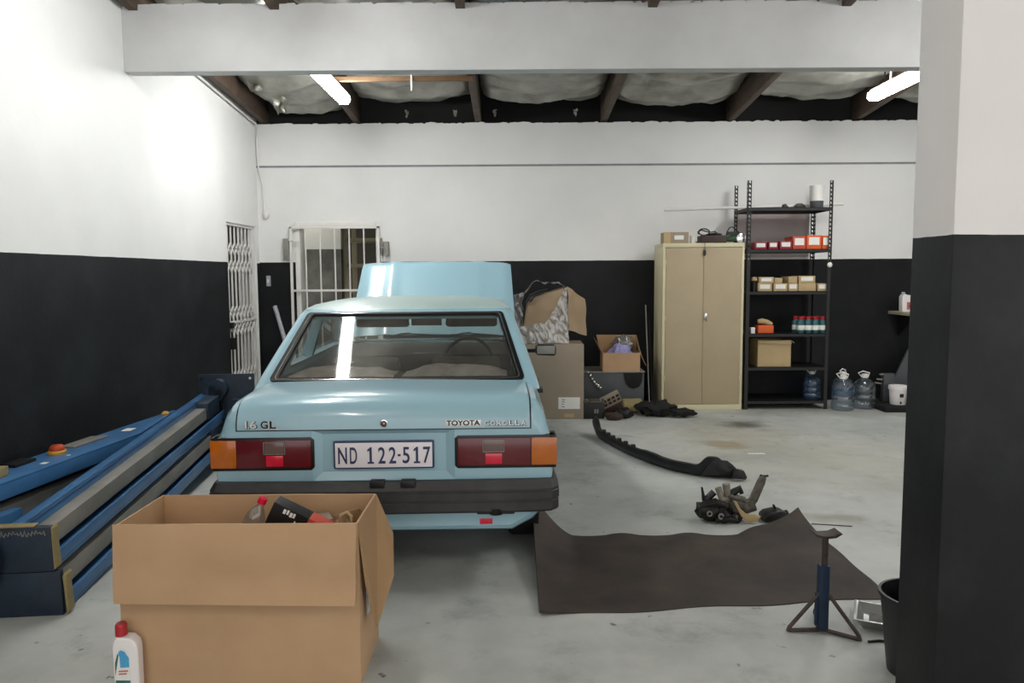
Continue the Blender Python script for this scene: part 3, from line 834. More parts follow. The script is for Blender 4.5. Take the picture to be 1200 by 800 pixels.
WSN = ringseal(wg, 1.03, .95, -.01, .01, 'windscreen', M_trim, CAR)
pane(wg, 0.0, .97, 'front_glass', M_glass_f, WSN)
for s_ in (-1, 1):
    for q in SW:
        mb = MB(); vs = [mb.bm.verts.new((s_*(outer_x(z)-.03), y, z)) for y, z in q]; mb.bm.faces.new(vs)
        mb.build('side_glass', M_glass_f, CAR)
# gutter strips down the rear pillars
# bonnet, raised, and cowl
hz = thing  # (keep the name free of clutter)
ha = rad(40.5)
def hood(u, v):
    x = (u*2-1)*(.70+.03*(1-v)); d = v*1.03
    rib = .014*math.exp(-((abs(x)-.40)/.05)**2)
    edge = -.035*max(0, (abs(x)-.60)/.13)**2 - .05*max(0, (v-.93)/.07)**2
    h_ = rib + edge + .02*(1-(x/.72)**2)
    # v = 0 at the cowl hinge; the outer skin faces the windscreen when raised
    return (x, 2.985 + d*cos(ha) - h_*sin(ha), .955 + d*sin(ha) + h_*cos(ha))
mb = MB(); mb.grid(hood, 40, 24, thick=.006); HD = mb.build('bonnet', M_paint, CAR, smooth=50)
mb = MB()
def hin(u, v):
    x = (u*2-1)*.60; d = .05+v*.9
    return (x, 2.985 + d*cos(ha) + .03*sin(ha), .955 + d*sin(ha) - .03*cos(ha) + (.015 if (int(u*6) % 2) else 0))
mb.grid(hin, 24, 12, thick=.004); mb.build('bonnet_frame', M_paint, HD, smooth=30)
k = MB(); k.cyl((.52, 3.86, .84), (.50, 3.62, 1.44), .006, 8); k.build('prop_rod', M_darkmetal, HD)
k = MB(); k.box(-.62, .62, 2.80, 2.99, .90, .935); k.build('cowl_panel', M_paint, CAR, bevel=.01)
# wipers
for x0, x1 in ((-.36, .10), (.15, .58)):
    k = MB(); k.tube([wg((x0)/.66, -.02, .03), wg((x0+.12)/.66, .12, .035), wg((x0+.20)/.66, .16, .03)], .006, 6)
    k.tube([wg((x0-.02)/.66, .10, .022), wg((x0+.2)/.66, .16, .022), wg((x1)/.66, .10, .022)], .0055, 6)
    k.build('wiper', M_black, CAR)
# wing mirror on the right (driver) side
k = MB(); k.prism([(.86, .872), (.985, .866), (1.0, .88), (1.0, .935), (.985, .952), (.86, .955), (.845, .94), (.845, .885)], 2.10, 2.155, 'y'); WM = k.build('wing_mirror', M_black, CAR, bevel=.01)
k = MB(); k.box(.855, .99, 2.094, 2.101, .882, .943); k.build('mirror_glass', M_steelg, WM, bevel=.002)
k = MB(); k.tube([(.77, 2.16, .90), (.86, 2.14, .905)], .014, 8); k.build('mirror_arm', M_black, WM)
# inside: parcel shelf, rear bench, front seats, dashboard, steering wheel, visors, mirror, headlining
k = MB(); k.box(-.66, .66, .55, .84, .890, .917); k.build('parcel_shelf', M_int, CAR, bevel=.006)
k = MB(); k.prism([(.84, .36), (.98, .36), (.90, .86), (.84, .88), (.80, .86)], -.64, .64, 'x'); k.build('rear_seat_back', M_seat, CAR, bevel=.02)
k = MB(); k.box(-.64, .64, .90, 1.35, .345, .50); k.build('rear_seat_cushion', M_seat, CAR, bevel=.03)
for x in (-.34, .34):
    k = MB(); k.prism([(1.62, .45), (1.74, .45), (1.62, .91), (1.57, .93), (1.51, .90)], x-.23, x+.23, 'x'); S = k.build('front_seat', M_seat, CAR, bevel=.03)
    k = MB(); k.box(x-.24, x+.24, 1.64, 2.1, .345, .52); k.build('seat_cushion', M_seat, S, bevel=.03)
k = MB(); k.prism([(2.30, .60), (2.34, .86), (2.42, .915), (2.70, .925), (2.70, .60)], -.66, .66, 'x'); k.build('dashboard', M_int, CAR, bevel=.02)
k = MB(); k.box(-.10, .14, 2.28, 2.40, .80, .875); k.build('radio_console', M_black, CAR, bevel=.008)
k = MB(); pts = [(.34+.185*cos(a), 2.20+.09*sin(a)*.6, .825+.17*sin(a)) for a in [2*PI*i/28 for i in range(28)]]
k.tube(pts, .013, 8, closed=True); k.tube([(.16, 2.2, .825), (.34, 2.24, .80), (.52, 2.2, .825)], .014, 8); k.build('steering_wheel', M_black, CAR)
for x0, x1 in ((-.50, -.10), (.17, .56)):
    k = MB(); k.prism([(x0, 1.105), (x0+.02, 1.09), (x1-.02, 1.09), (x1, 1.105), (x1-.01, 1.24), (x0+.01, 1.24)], 2.13, 2.15, 'y'); k.build('sun_visor', M_int, CAR, bevel=.006)
k = MB(); k.box(-.08, .145, 2.08, 2.10, 1.105, 1.175); k.tube([(.03, 2.11, 1.2), (.03, 2.16, 1.25)], .008, 6); k.build('rear_view_mirror', M_black, CAR, bevel=.01)
k = MB(); k.prism([(1.05, 1.248), (2.10, 1.248), (2.10, 1.256), (1.05, 1.256)], -.575, .575, 'x'); k.build('headlining', M_seat, CAR)
# doors (thin proud skins on both flanks)
def door(s_, y0, y1):
    rows = []
    for t in range(5):
        y = y0 + (y1-y0)*t/4
        w_ = .8155; zt = .905 + .02*max(0, (y-1.5)/1.15)
        h = [(x, z) for x, z in sect(w_, zt, .19) if z > .27 and x > .70]
        o_ = [(s_*(x+.004), y, z) for x, z in h]; i_2 = [(s_*(x-.012), y, z) for x, z in h]
        rows.append(o_ + i_2[::-1])
    mb = MB(); mb.loft(rows); D_ = mb.build('door', M_paint, CAR, smooth=30)
    k = MB(); k.box(*sorted((s_*.79, s_*.835)), y0+.06, y0+.18, .74, .765); k.build('door_handle', M_black, D_, bevel=.004)
for s_ in (-1, 1):
    door(s_, 1.06, 1.52); door(s_, 1.535, 2.58)
# crumpled cloths lying on the parcel shelf
def cloth(x0, x1, y0, y1, z, amp, sd):
    def f(u, v):
        x = x0+(x1-x0)*u; y = y0+(y1-y0)*v
        e = min(1, 6*min(u, 1-u))*min(1, 5*min(v, 1-v))
        return (x + .015*fn(y*20, sd), y + .012*fn(x*9, sd+2), z + e*(amp*.45 + amp*(.5+.5*fn(x*7, y*14, sd)) ) + .004)
    return f
o = MB().grid(cloth(-.60, -.02, -.13, .12, 0, .034, 1), 40, 16, thick=.003).build('folded_cloth', M_cloth, smooth=70)
o.location = (-.613-.01-.018, 4.33, .919); o.rotation_euler = (0, 0, .026); tag(o, 'crumpled pale cloth on the car parcel shelf under the light streak', 'cloth')
o = MB().grid(cloth(.02, .60, -.13, .12, 0, .044, 7), 40, 16, thick=.003).build('folded_cloth', M_cloth, smooth=70)
o.location = (-.613-.018, 4.33, .919); o.rotation_euler = (0, 0, .026); tag(o, 'crumpled pale cloth on the car parcel shelf behind the steering wheel', 'cloth')

# ------------------------------------------------------------------ two-post lift columns lying on the floor
def lift(length, k, mats):
    """parts of one column lying on its side; local y runs from the near end plate, x = 0 at the open side"""
    pass
def column(loc, rz, L, label, base, w=.18, plate=True, group='lift columns lying on the floor', foam=None, lift_=0.0):
    t = thing('lift_column', label, 'lift column', loc, rz, group, rot=(TLT, 0, rz))
    W = -w
    b = MB()     # channel: web, two flanges with lips
    b.box(W, W+.012, .02, L, 0, .205); b.box(W, 0, .02, L, 0, .014); b.box(W, -.10, .02, L, .191, .205)
    b.box(-.018, 0, .02, L, .014, .068)
    b.prism([(-.13, .150), (-.10, .144), (-.10, .205), (-.13, .205)], .02, L, 'y')
    b.build('channel', M_blue, t, bevel=.004, label=None)
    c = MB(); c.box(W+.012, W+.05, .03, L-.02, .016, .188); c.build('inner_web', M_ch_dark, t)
    s_ = MB(); s_.box(-.115, -.028, .03, L*.93, .085, .170); s_.build('slide_beam', M_steelg, t, bevel=.004, label='bare grey steel slide beam')
    s_ = MB(); s_.box(-.125, -.015, L*.86, L*.97, .08, .205); s_.build('carriage_head', M_blued, t, bevel=.005)
    if plate:
        p = MB(); p.box(-.30, .006, -.012, .02, .0, .202); p.build('end_plate', M_blued, t, bevel=.005, label='dark blue square end plate')
    if foam:
        f_ = MB(); z0, z1, xo = foam
        f_.prism([(xo-.004, z0), (xo+.010, z0+.012), (xo+.005, z1-.06), (xo+.010, z1-.008), (xo-.002, z1), (xo-.010, z1-.014), (xo-.007, z1-.08)], -.006, .05, 'y')
        f_.build('foam_strip', M_foam, t, bevel=.005, label='torn yellowish foam strip')
    return t
AZ = math.atan(.105); TLT = .049
# lower one first, the upper one rests on it
colB = column((-1.985, 3.27, 0), AZ, 2.85, 'blue lift column lying on the floor as the bottom one of the stack beside the car', True, foam=(.0, .19, .02))
colA = column((-2.005, 3.25, .206), AZ, 2.85, 'blue lift column lying on top of the stack, with scribbled end plate', True, foam=(-.0, .20, .005))
# scribble of worn white paint on the upper edge of the end plate
k = MB()
for a in range(16):
    x0 = -.26 + a*.0155
    k.tube([(x0, -.0135, .168+.006*sin(a)), (x0+.007, -.0135, .186+.005*sin(a*2.1)), (x0+.012, -.0135, .170+.007*cos(a))], .0022, 5)
k.build('scribbled_paint', M_steelg, colA)
k = MB(); k.box(-.25, -.06, -.012, .03, .203, .209); k.build('worn_edge', M_foam, colA, bevel=.002)
# far base plate with pulleys, standing upright at the far end
def base_plate(col, z0):
    y = 2.86
    p = MB(); p.box(-.20, .235, y, y+.022, z0, z0+.695); P = p.build('base_plate', M_blued, col, bevel=.004, label='dark blue base plate standing at the far end')
    for (x, z, r) in ((-.075, z0+.545, .082), (-.035, z0+.590, .075), (.085, z0+.435, .072)):
        q = MB(); Mx = Matrix.Translation((x, y-.03, z)) @ Matrix.Rotation(PI/2, 4, 'X')
        q.lathe([(0, -.03), (r*.93, -.03), (r, -.022), (r*.86, -.008), (r*.86, .008), (r, .022), (r*.93, .03), (0, .03)], n=28, M=Mx)
        Q = q.build('pulley', M_blued, P, smooth=30)
        q = MB(); q.cyl((x, y-.07, z), (x, y, z), .012, 12); q.build('pulley_pin', M_blued, Q)
    q = MB(); q.cyl((.205, y-.003, z0+.66), (.205, y+.0, z0+.66), .010, 12); q.build('bolt_hole', M_paper, P)
    q = MB(); q.cyl((-.17, y-.003, z0+.66), (-.17, y+.0, z0+.66), .012, 12); q.build('bolt_hole', M_blackm, P)
base_plate(colA, -.340)
# the separate column angled away towards the wall
AC = -math.atan(.09)
colC = thing('lift_column', 'wide blue lift column lying askew by the wall with an orange lamp on top', 'lift column', (-2.613, 3.25, 0), AC, 'lift columns lying on the floor')
b = MB(); L = 2.60; WC = .245
b.prism([(-WC, .0), (0, .0), (0, 1.75), (-WC+.03, L), (-WC, L)], .440, .452, 'z')
b.prism([(-.012, .0), (0, .0), (0, 1.75), (-.012, 1.78)], .362, .440, 'z')
b.box(-WC, -WC+.012, 0, L, 0, .44); b.box(-WC, 0, 0, 1.75, 0, .014); b.box(-.012, 0, 0, 1.75, .0, .10)
b.build('channel', M_blue, colC, bevel=.004)
b = MB(); b.box(-.12, -.035, .02, 1.75, .19, .31); b.build('slide_beam', M_steelg, colC, bevel=.004, label='bare grey steel slide beam')
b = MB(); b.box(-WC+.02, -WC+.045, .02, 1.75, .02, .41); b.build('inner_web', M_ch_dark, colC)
b = MB(); b.box(-.06, .035, .02, .62, .05, .30); b.build('carriage_block', M_blue, colC, bevel=.006)
# things lying on that column
def onC(x, y, z=.4525):
    v = Matrix.Rotation(AC, 3, 'Z') @ Vector((x, y, 0)); return (-2.613+v.x, 3.25+v.y, z)
t = thing('warning_lamp', 'small orange lamp lying on the blue lift column by the wall', 'lamp', onC(-.155, 1.16), AC)
k = MB(); k.lathe([(0, 0), (.048, 0), (.05, .012), (.046, .02), (0, .02)], n=24); k.build('lamp_base', M_yel, t, smooth=30)
k = MB(); k.lathe([(.04, .02), (.042, .035), (.03, .05), (0, .055)], n=24); k.build('lamp_cap', M_oknob, t, smooth=50)
o = MB().box(-.03, .03, -.045, .045, 0, .002).build('sticker', M_paper); o.location = onC(-.14, 1.85); o.rotation_euler = (0, 0, AC+.1); tag(o, 'white paper label on the blue column towards its far end', 'label')
for i_, (x, y, s_, lb) in enumerate(((-.07, .93, 1, 'tiny white paper scrap before the orange lamp on the column'), (-.06, 1.12, .6, 'tiniest white paper scrap, next to the orange lamp'))):
    o = MB().box(-.012*s_, .02*s_, -.02*s_, .02*s_, 0, .0015).build('paper_scrap', M_paper); o.location = onC(x, y); o.rotation_euler = (0, 0, .4*i_); tag(o, lb, 'paper', 'paper scraps on the column')
o = MB().prism([(-.07, -.17), (.02, -.17), (.03, .16), (-.075, .13)], 0, .012, 'z').build('steel_cover', M_steelg, bevel=.003); o.location = onC(-.16, 1.46); o.rotation_euler = (0, 0, AC); tag(o, 'flat grey steel cover lying behind the orange lamp on the column', 'cover')
o = MB().box(-.05, .04, -.08, .08, 0, .018).build('dark_plate', M_black, bevel=.004); o.location = onC(-.19, .90); o.rotation_euler = (0, 0, AC); tag(o, 'small dark flat box lying on the blue column in front of the orange lamp', 'box')
o = MB().box(-.05, .05, -.06, .06, 0, .05).build('foam_block', M_foam, bevel=.008); o.location = onC(-.12, .62); o.rotation_euler = (0, 0, .1); tag(o, 'beige foam block on the near part of the blue column', 'foam block')
o = MB().lathe([(0, 0), (.028, 0), (.03, .008), (.016, .022), (0, .024)], n=16).build('brass_cap', M_yel, smooth=40); o.location = onC(-.20, 2.42); tag(o, 'small yellowish cap on the far tip of the askew blue column', 'cap')
# coiled cable hung on the end plate
t = thing('cable_coil', 'coiled grey cable with yellow plug hanging at the end plate of the lift stack', 'cable', (-2.285, 3.17, 0), .1)
k = MB()
pts = []
for i_ in range(150):
    a = 2*PI*i_/26; r = .085 + .012*sin(i_*.37)
    pts.append((r*cos(a), .0+.012*sin(i_*.11) , .275 + .115*sin(a)*(1+.05*sin(i_*.2))))
k.tube(pts, .0075, 8); k.tube([(.02, 0, .17), (.03, -.01, .10), (-.02, -.02, .03), (-.10, .0, .012)], .008, 8)
k.build('coil', M_cable, t)
k = MB(); k.prism([(-.02, .12), (.045, .14), (.075, .185), (.05, .21), (-.01, .205)], -.05, .0, 'y'); k.build('plug', M_yplug, t, bevel=.01)

# ------------------------------------------------------------------ open cartons
def carton(loc, rz, w, d, h, label, m=M_card, t_=.006, group=None, name='cardboard_box', open_=True):
    t = thing(name, label, 'box', loc, rz, group)
    b = MB(); a, c = w/2, d/2
    if open_:
        b.box(-a, a, -c, -c+t_, 0, h); b.box(-a, a, c-t_, c, 0, h)
        b.box(-a, -a+t_, -c+t_, c-t_, 0, h); b.box(a-t_, a, -c+t_, c-t_, 0, h); b.box(-a+t_, a-t_, -c+t_, c-t_, 0, t_)
        b.build('box_body', m, t, smooth=None)
    else:
        b.box(-a, a, -c, c, 0, h); b.build('box_body', m, t, bevel=.006)
    return t
BX = carton((-.985, 2.855, 0), .0, .86, .37, .600, 'large open cardboard box in front of the car, full of packaging', M_card)
# long front flap folded down outside, right flap hanging askew, rear flap standing slightly back
def plate3(pts, th, nrm, nsub=8, wob=0.0, sd=0):
    """curved sheet through 4 corners a,b,c,d (a-b top edge, d-c bottom edge)"""
    a, b_, c, d = [Vector(p) for p in pts]
    mb = MB()
    def f(u, v):
        p = (a.lerp(b_, u)).lerp(d.lerp(c, u), v)
        return tuple(p + Vector(nrm)*wob*fn(u*2.3, v*2.1, sd))
    mb.grid(f, nsub, nsub, thick=th); return mb
plate3([(-.437, -.192, .603), (.430, -.192, .603), (.423, -.222, .312), (-.432, -.222, .325)], .005, (0, 1, 0), wob=.02, sd=1).build('front_flap', M_card, BX)
k = MB()
vs = [(.432, -.178, .598), (.433, .186, .598), (.500, .176, .44), (.520, .04, .315), (.478, -.10, .175), (.452, -.155, .36)]
c_ = Vector((.46, 0, .42))
A = [k.bm.verts.new(v) for v in vs]; B = [k.bm.verts.new((v[0]-.005, v[1], v[2])) for v in vs]
k.bm.faces.new(A); k.bm.faces.new(B[::-1])
for i_ in range(len(vs)): k.bm.faces.new((A[i_], B[i_], B[(i_+1) % 6], A[(i_+1) % 6]))
bmesh.ops.triangulate(k.bm, faces=k.bm.faces[:])
k.build('side_flap', M_card_in, BX, smooth=None)
plate3([(-.43, .190, .598), (.43, .190, .598), (.425, .216, .33), (-.425, .216, .33)], .005, (0, 1, 0), wob=.01, sd=4).build('rear_flap', M_card, BX)
k = MB(); k.box(.431, .4335, -.06, -.01, .20, .30); k.build('shipping_label', M_paper, BX)
k = MB(); k.box(-.424, .424, -.178, .178, .40, .41); k.build('packed_layer', M_card_in, BX)     # what fills the box up to that level
# contents
def tilt(loc, e): return Matrix.Translation(loc) @ Matrix.Rotation(e[2], 4, 'Z') @ Matrix.Rotation(e[1], 4, 'Y') @ Matrix.Rotation(e[0], 4, 'X')
t = thing('soft_drink_bottle', 'clear plastic bottle with a red cap leaning inside the large box', 'bottle', (-1.04, 2.84, .425), rot=(.0, .42, 0))
k = MB(); k.lathe([(0, 0), (.03, .0), (.038, .01), (.038, .06), (.033, .075), (.038, .09), (.038, .15), (.035, .165), (.024, .19), (.013, .205), (.013, .22)], n=24); k.build('bottle_body', M_pet, t, smooth=40)
k = MB(); k.lathe([(0, .240), (.016, .240), (.0165, .218), (.0, .218)], n=20); k.build('cap', M_redb, t, label='bright red cap', smooth=30)
t = thing('printed_carton', 'black and red printed carton tilted in the large box', 'box', (-.830, 2.84, .470), rot=(0.10, .47, .0))
k = MB(); k.box(-.130, .012, -.03, .035, .0, .130); k.build('black_panel', M_black, t, bevel=.003, label='glossy black part')
k = MB(); k.box(.0125, .115, -.03, .035, .0, .130); k.build('red_panel', M_redbox, t, bevel=.003, label='red part')
for (x, z, w_) in ((-.085, .122, .010), (-.071, .124, .008), (-.058, .120, .010), (-.045, .122, .008)):
    q = MB(); q.box(x, x+w_, -.0315, -.030, z-.018, z); q.build('printed_mark', M_paper, t)
for (x, z, w_) in ((-.040, .080, .005), (-.032, .095, .005), (.050, .11, .006), (.060, .095, .006), (.045, .12, .016)):
    q = MB(); q.box(x, x+w_, -.0315, -.030, z-.03, z); q.build('printed_mark', M_paper, t)
t = thing('crumpled_packing', 'crumpled brown packing card standing in the corner of the large box', 'packing card', (-.648, 2.87, .412), 0)
for (x0, x1, h, sd, m) in ((-.07, .0, .155, 1, M_card_grey), (-.03, .04, .175, 4, M_card_in)):
    k = MB()
    k.grid(lambda u, v, x0=x0, x1=x1, h=h, sd=sd: (x0+(x1-x0)*u + .03*v + .012*sin(v*7+sd), .05*sin(u*4+sd)+.02*fn(u*3, v*3, sd), h*v*(1-.18*abs(u-.5))), 10, 12, thick=.004)
    k.build('card_sheet', m, t)
k = MB(); k.tube([(-.055, -.03, .03), (-.03, -.035, .10), (.0, -.03, .165), (.02, -.03, .175), (.035, -.03, .16), (.03, -.03, .05)], .007, 8); k.build('paper_cord', M_card_pale, t)
o = MB().box(-.04, .04, -.05, .05, 0, .12).build('small_carton', M_card_grey, bevel=.004); o.location = (-.76, 2.965, .412); o.rotation_euler = (0, 0, .4); tag(o, 'small dull carton behind the red and black one in the large box', 'box')

# oil bottle in front of the box
t = thing('oil_bottle', 'white plastic oil bottle with a red cap on the floor before the big box', 'bottle', (-1.372, 2.622, 0), .12); t.scale = (.78, .9, .985)
prof = [(-.048, 0), (.052, 0), (.056, .01), (.056, .175), (.050, .196), (.026, .216), (-.036, .222), (-.050, .205), (-.054, .18), (-.052, .008)]
k = MB(); k.prism(prof, -.030, .030, 'y'); k.build('bottle_body', M_bottlew, t, bevel=.012, seg=3, smooth=60)
k = MB(); k.lathe([(0, .265), (.020, .265), (.025, .258), (.026, .222), (0, .222)], c=(-.022, 0, 0), n=24); k.build('cap', M_capred, t, smooth=30, label='red screw cap')
k = MB(); k.prism([(-.044, .012), (.022, .012), (.022, .150), (.0, .182), (-.018, .186), (-.030, .165), (-.044, .11)], -.0318, -.029, 'y'); LB = k.build('front_label', M_paper, t)
k = MB(); k.prism([(-.042, .014), (.020, .014), (.020, .055), (-.042, .055)], -.0328, -.0310, 'y'); k.build('blue_print', M_lblblue, LB)
k = MB(); k.prism([(-.020, .112), (.018, .112), (.018, .146), (.0, .172), (-.022, .160)], -.0328, -.0310, 'y'); k.build('blue_print', M_lblblue, LB)
k = MB(); k.prism([(-.042, .085), (-.026, .155), (-.030, .165), (-.042, .13)], -.0328, -.0310, 'y'); k.build('green_print', M_lblgreen, LB)
k = MB(); k.prism([(-.042, .055), (.020, .055), (.020, .062), (-.042, .066)], -.0331, -.0310, 'y'); k.build('green_print', M_lblgreen, LB)
k = MB(); k.cyl((-.014, -.0345, .164), (-.014, -.031, .164), .012, 18); k.build('round_emblem', M_lblblue, LB)
for z, w_ in ((.098, .040), (.088, .034)):
    k = MB(); k.box(-.028, -.028+w_, -.0333, -.031, z-.002, z+.003); k.build('faint_print', M_lblpink, LB)

# ------------------------------------------------------------------ things on the floor, middle and right
# brown rubber mat with curling corners
def matf(u, v):
    # front edge slanting, width 1.61, depth ~1.15
    x0 = .112 + .03*v; y0 = 3.22
    ex = 1.715 + .03*v - .0*v
    x = x0 + (ex-x0)*u
    yf = 3.215 + .165*u + .012*sin(u*17) ; yb_ = 4.24 + .20*max(0, u-.72)/.28 + .012*sin(u*26)
    y = yf + (yb_-yf)*v
    # left edge rises, mostly at the far corner
    l = max(0, 1-u/.13); z = .004 + (.02 + .17*v**1.6)*l**1.7
    x -= .03*l*v; y += .20*l*l*v*v
    r = max(0, (u-.70)/.30)*max(0, (v-.62)/.38); z += .085*r**1.5
    x += -.02*r
    # right edge cut back: slanting outline with a wave
    x -= .035*max(0, v-.2)*u*(1+.5*sin(v*9))
    z += .010*(.5+.5*fn(u*5, v*4, 2))*min(1, 8*(1-v)*v+.2) + .008*max(0, sin(u*26))*v**4
    return (x, y, z)
o = MB().grid(matf, 90, 50, thick=.007).build('rubber_mat', M_mat, smooth=70); tag(o, 'large brown rubber mat with curling corners lying beside the car', 'mat')

# axle stand
t = thing('axle_stand', 'blue three-legged axle stand with flat saddle standing in front of the brown mat', 'axle stand', (1.278, 3.06, 0), 0)
k = MB(); k.box(-.024, .016, -.018, .018, .012, .285); k.build('post', M_jackb, t, bevel=.003, label='blue painted post')
k = MB(); k.box(-.036, -.018, -.006, .006, .03, .17); k.build('web_plate', M_jackb, t, bevel=.002)
k = MB(); k.cyl((.0, 0, .20), (.0, 0, .415), .0125, 14); k.build('ratchet_bar', M_jackr, t, label='rusty inner bar')
k = MB()
k.prism([(-.055, .418), (-.040, .410), (.0, .405), (.030, .408), (.056, .424), (.050, .430), (.022, .418), (-.02, .416), (-.05, .426)], -.035, .035, 'y')
k.build('saddle', M_jackr, t, bevel=.002)
feet = [(-.145, .0, .008), (.118, -.085, .008), (.03, .16, .008)]
for i_, f_ in enumerate(feet):
    g_ = feet[(i_+1) % 3]
    k = MB(); d = Vector((f_[0], f_[1], 0)).normalized()
    k.tube([(d.x*.018, d.y*.018, .165), (f_[0]*.96, f_[1]*.96, .020), (f_[0], f_[1], .009), (f_[0]*.9, f_[1]*.9, .008), (0, 0, .010)], .0085, 8)
    k.build('leg', M_jackr, t)

# black bucket behind the pier and metal tray
t = thing('bucket', 'black plastic bucket standing on the floor against the pier', 'bucket', (1.508, 2.735, 0), 0)
k = MB(); k.lathe([(0, .004), (.112, .0), (.114, .01), (.143, .285), (.150, .288), (.150, .300), (.140, .300), (.108, .015), (0, .012)], n=40); k.build('bucket_body', M_bucketk, t, smooth=35)
t = thing('drip_tray', 'shallow silver tray on the floor beside the black bucket', 'tray', (1.585, 3.12, 0), -.45)
k = MB()
def tr_(s_, z): return [(-.13*s_, -.10*s_, z), (.13*s_, -.10*s_, z), (.13*s_, .10*s_, z), (-.13*s_, .10*s_, z)]
k.loft([tr_(.80, .002), tr_(.98, .038), tr_(1.08, .040), tr_(1.08, .043), tr_(.96, .042), tr_(.78, .006)]); k.build('tray_body', M_tray, t, bevel=.003)
k = MB(); k.box(-.08, .08, -.05, .05, .007, .012); k.build('dried_residue', M_grime, t)
o = MB().tube([(-.05, 0, .006), (0, .008, .006), (.05, -.006, .006), (.07, .0, .012)], .005, 6).build('metal_offcut', M_darkmetal); o.location = (1.47, 2.96, 0); tag(o, 'thin dark metal offcut on the floor beside the axle stand', 'metal scrap')

# long black splash panel lying on the floor
t = thing('undertray_panel', 'long curved black plastic car panel lying on the floor between the mat and the cabinet', 'car panel', (0, 0, 0))
pa = [(.745, 7.02), (.76, 6.80), (.83, 6.48), (.93, 6.16), (1.05, 5.86), (1.18, 5.64), (1.32, 5.50), (1.46, 5.43), (1.60, 5.41)]
def pan(u, v):
    s_ = u*(len(pa)-1); i_ = min(int(s_), len(pa)-2); f_ = s_-i_
    p = Vector(pa[i_]).lerp(Vector(pa[i_+1]), f_); tn = (Vector(pa[i_+1])-Vector(pa[i_])).normalized(); nn = Vector((tn.y, -tn.x))
    # section: foot towards the camera side, then upright face, small return lip
    hgt = .085 + .07*math.exp(-((u-.86)/.07)**4) + .05*math.exp(-((u-.05)/.07)**2) + .012*math.exp(-((u-.5)/.05)**4)
    off = [(-.06, .004), (-.03, .006), (.0, .03), (.006, hgt*.6), (-.002, hgt), (-.03, hgt+.004), (-.04, hgt-.008)]
    q = v*(len(off)-1); j_ = min(int(q), len(off)-2); g_ = q-j_
    o_ = off[j_][0]+(off[j_+1][0]-off[j_][0])*g_; z = off[j_][1]+(off[j_+1][1]-off[j_][1])*g_
    z += .05*max(0, 1-u/.10)
    return (p.x+nn.x*o_, p.y+nn.y*o_, z)
k = MB(); k.grid(pan, 80, 18, thick=.004); k.build('panel_skin', M_black, t, smooth=50)
for u in (.17, .215, .26, .305, .35, .40):
    x, y, z = pan(u, .8); k = MB(); k.box(x-.02, x+.015, y-.02, y+.02, z-.01, z+.018); k.build('clip_tab', M_black, t, bevel=.004)
k = MB(); k.prism([(1.565, .02), (1.66, .012), (1.67, .03), (1.648, .075), (1.60, .085), (1.565, .07)], 5.36, 5.41, 'y'); k.build('end_bracket', M_black, t, bevel=.006)
k = MB(); k.prism([(1.36, .03), (1.60, .03), (1.59, .10), (1.545, .135), (1.455, .145), (1.43, .125)], 5.425, 5.437, 'y'); k.build('raised_fin', M_black, t, bevel=.003)

# engine bracket with pipe and its neighbour
t = thing('engine_part', 'heap of greasy engine brackets with an upright pipe on the floor behind the brown mat', 'engine part', (1.30, 4.50, 0), 0)
k = MB(); k.ball((-.12, 0, .062), .075, 16, (1.15, .9, .8), jit=.3); k.ball((-.05, -.03, .045), .052, 14, (1.1, 1, .9), jit=.35); k.box(-.19, -.12, -.05, .05, .03, .10); k.tube([(-.18, -.03, .10), (-.10, -.04, .125), (-.03, -.04, .10)], [.02, .026, .018], 8); k.tube([(-.10, -.05, .02), (-.02, -.06, .03), (.03, -.05, .02)], [.02, .022, .016], 8); k.build('housing', M_darkmetal, t, smooth=45)
for (x, z, r) in ((-.140, .066, .017), (-.072, .050, .018)):
    k = MB(); Mx = Matrix.Translation((x, -.072, z)) @ Matrix.Rotation(PI/2, 4, 'X'); k.lathe([(r*.55, 0), (r*.55, .008), (r, .008), (r, 0), (r*.55, 0)], n=20, M=Mx); k.build('bush_ring', M_steelg, t, smooth=30)
k = MB(); k.tube([(-.03, .0, .03), (-.045, .0, .12), (-.07, .01, .20)], [.022, .018, .02], 8); k.tube([(-.02, .01, .04), (-.015, 0, .14), (-.025, 0, .225)], [.024, .018, .024], 8); k.tube([(-.05, 0, .13), (.02, 0, .14)], .02, 8); k.build('bracket', M_alu, t, smooth=40)
k = MB(); k.tube([(-.03, .02, .13), (.03, .03, .165), (.065, .02, .19), (.075, .02, .16)], [.02, .024, .022, .015], 8); k.tube([(-.15, .02, .12), (-.165, .02, .20)], [.014, .006], 6); k.tube([(-.14, .02, .12), (-.09, .02, .17)], .022, 8); k.build('hose_stub', M_black, t, smooth=40)
k = MB(); k.ball((.045, 0, .095), .06, 14, (1.1, .8, 1.0), jit=.25); k.tube([(.05, 0, .10), (.10, 0, .075), (.15, .0, .09)], [.045, .035, .03], 10); k.tube([(.0, -.03, .12), (.03, -.04, .06), (.02, -.05, .02)], [.016, .02, .016], 8); k.tube([(-.01, -.02, .15), (.05, -.03, .14), (.10, -.02, .115)], [.012, .016, .012], 8); k.box(.06, .12, -.03, .03, .09, .125); k.build('casting', M_grime, t, smooth=40)
k = MB(); k.tube([(.115, .02, .085), (.15, .03, .12), (.20, .05, .22), (.215, .055, .255)], [.028, .027, .026, .02], 12); k.build('pipe', M_grime, t, smooth=40)
k = MB(); k.tube([(.195, .05, .262), (.215, .055, .255), (.245, .06, .256)], .007, 8); k.build('pipe_flange', M_darkmetal, t, smooth=40)
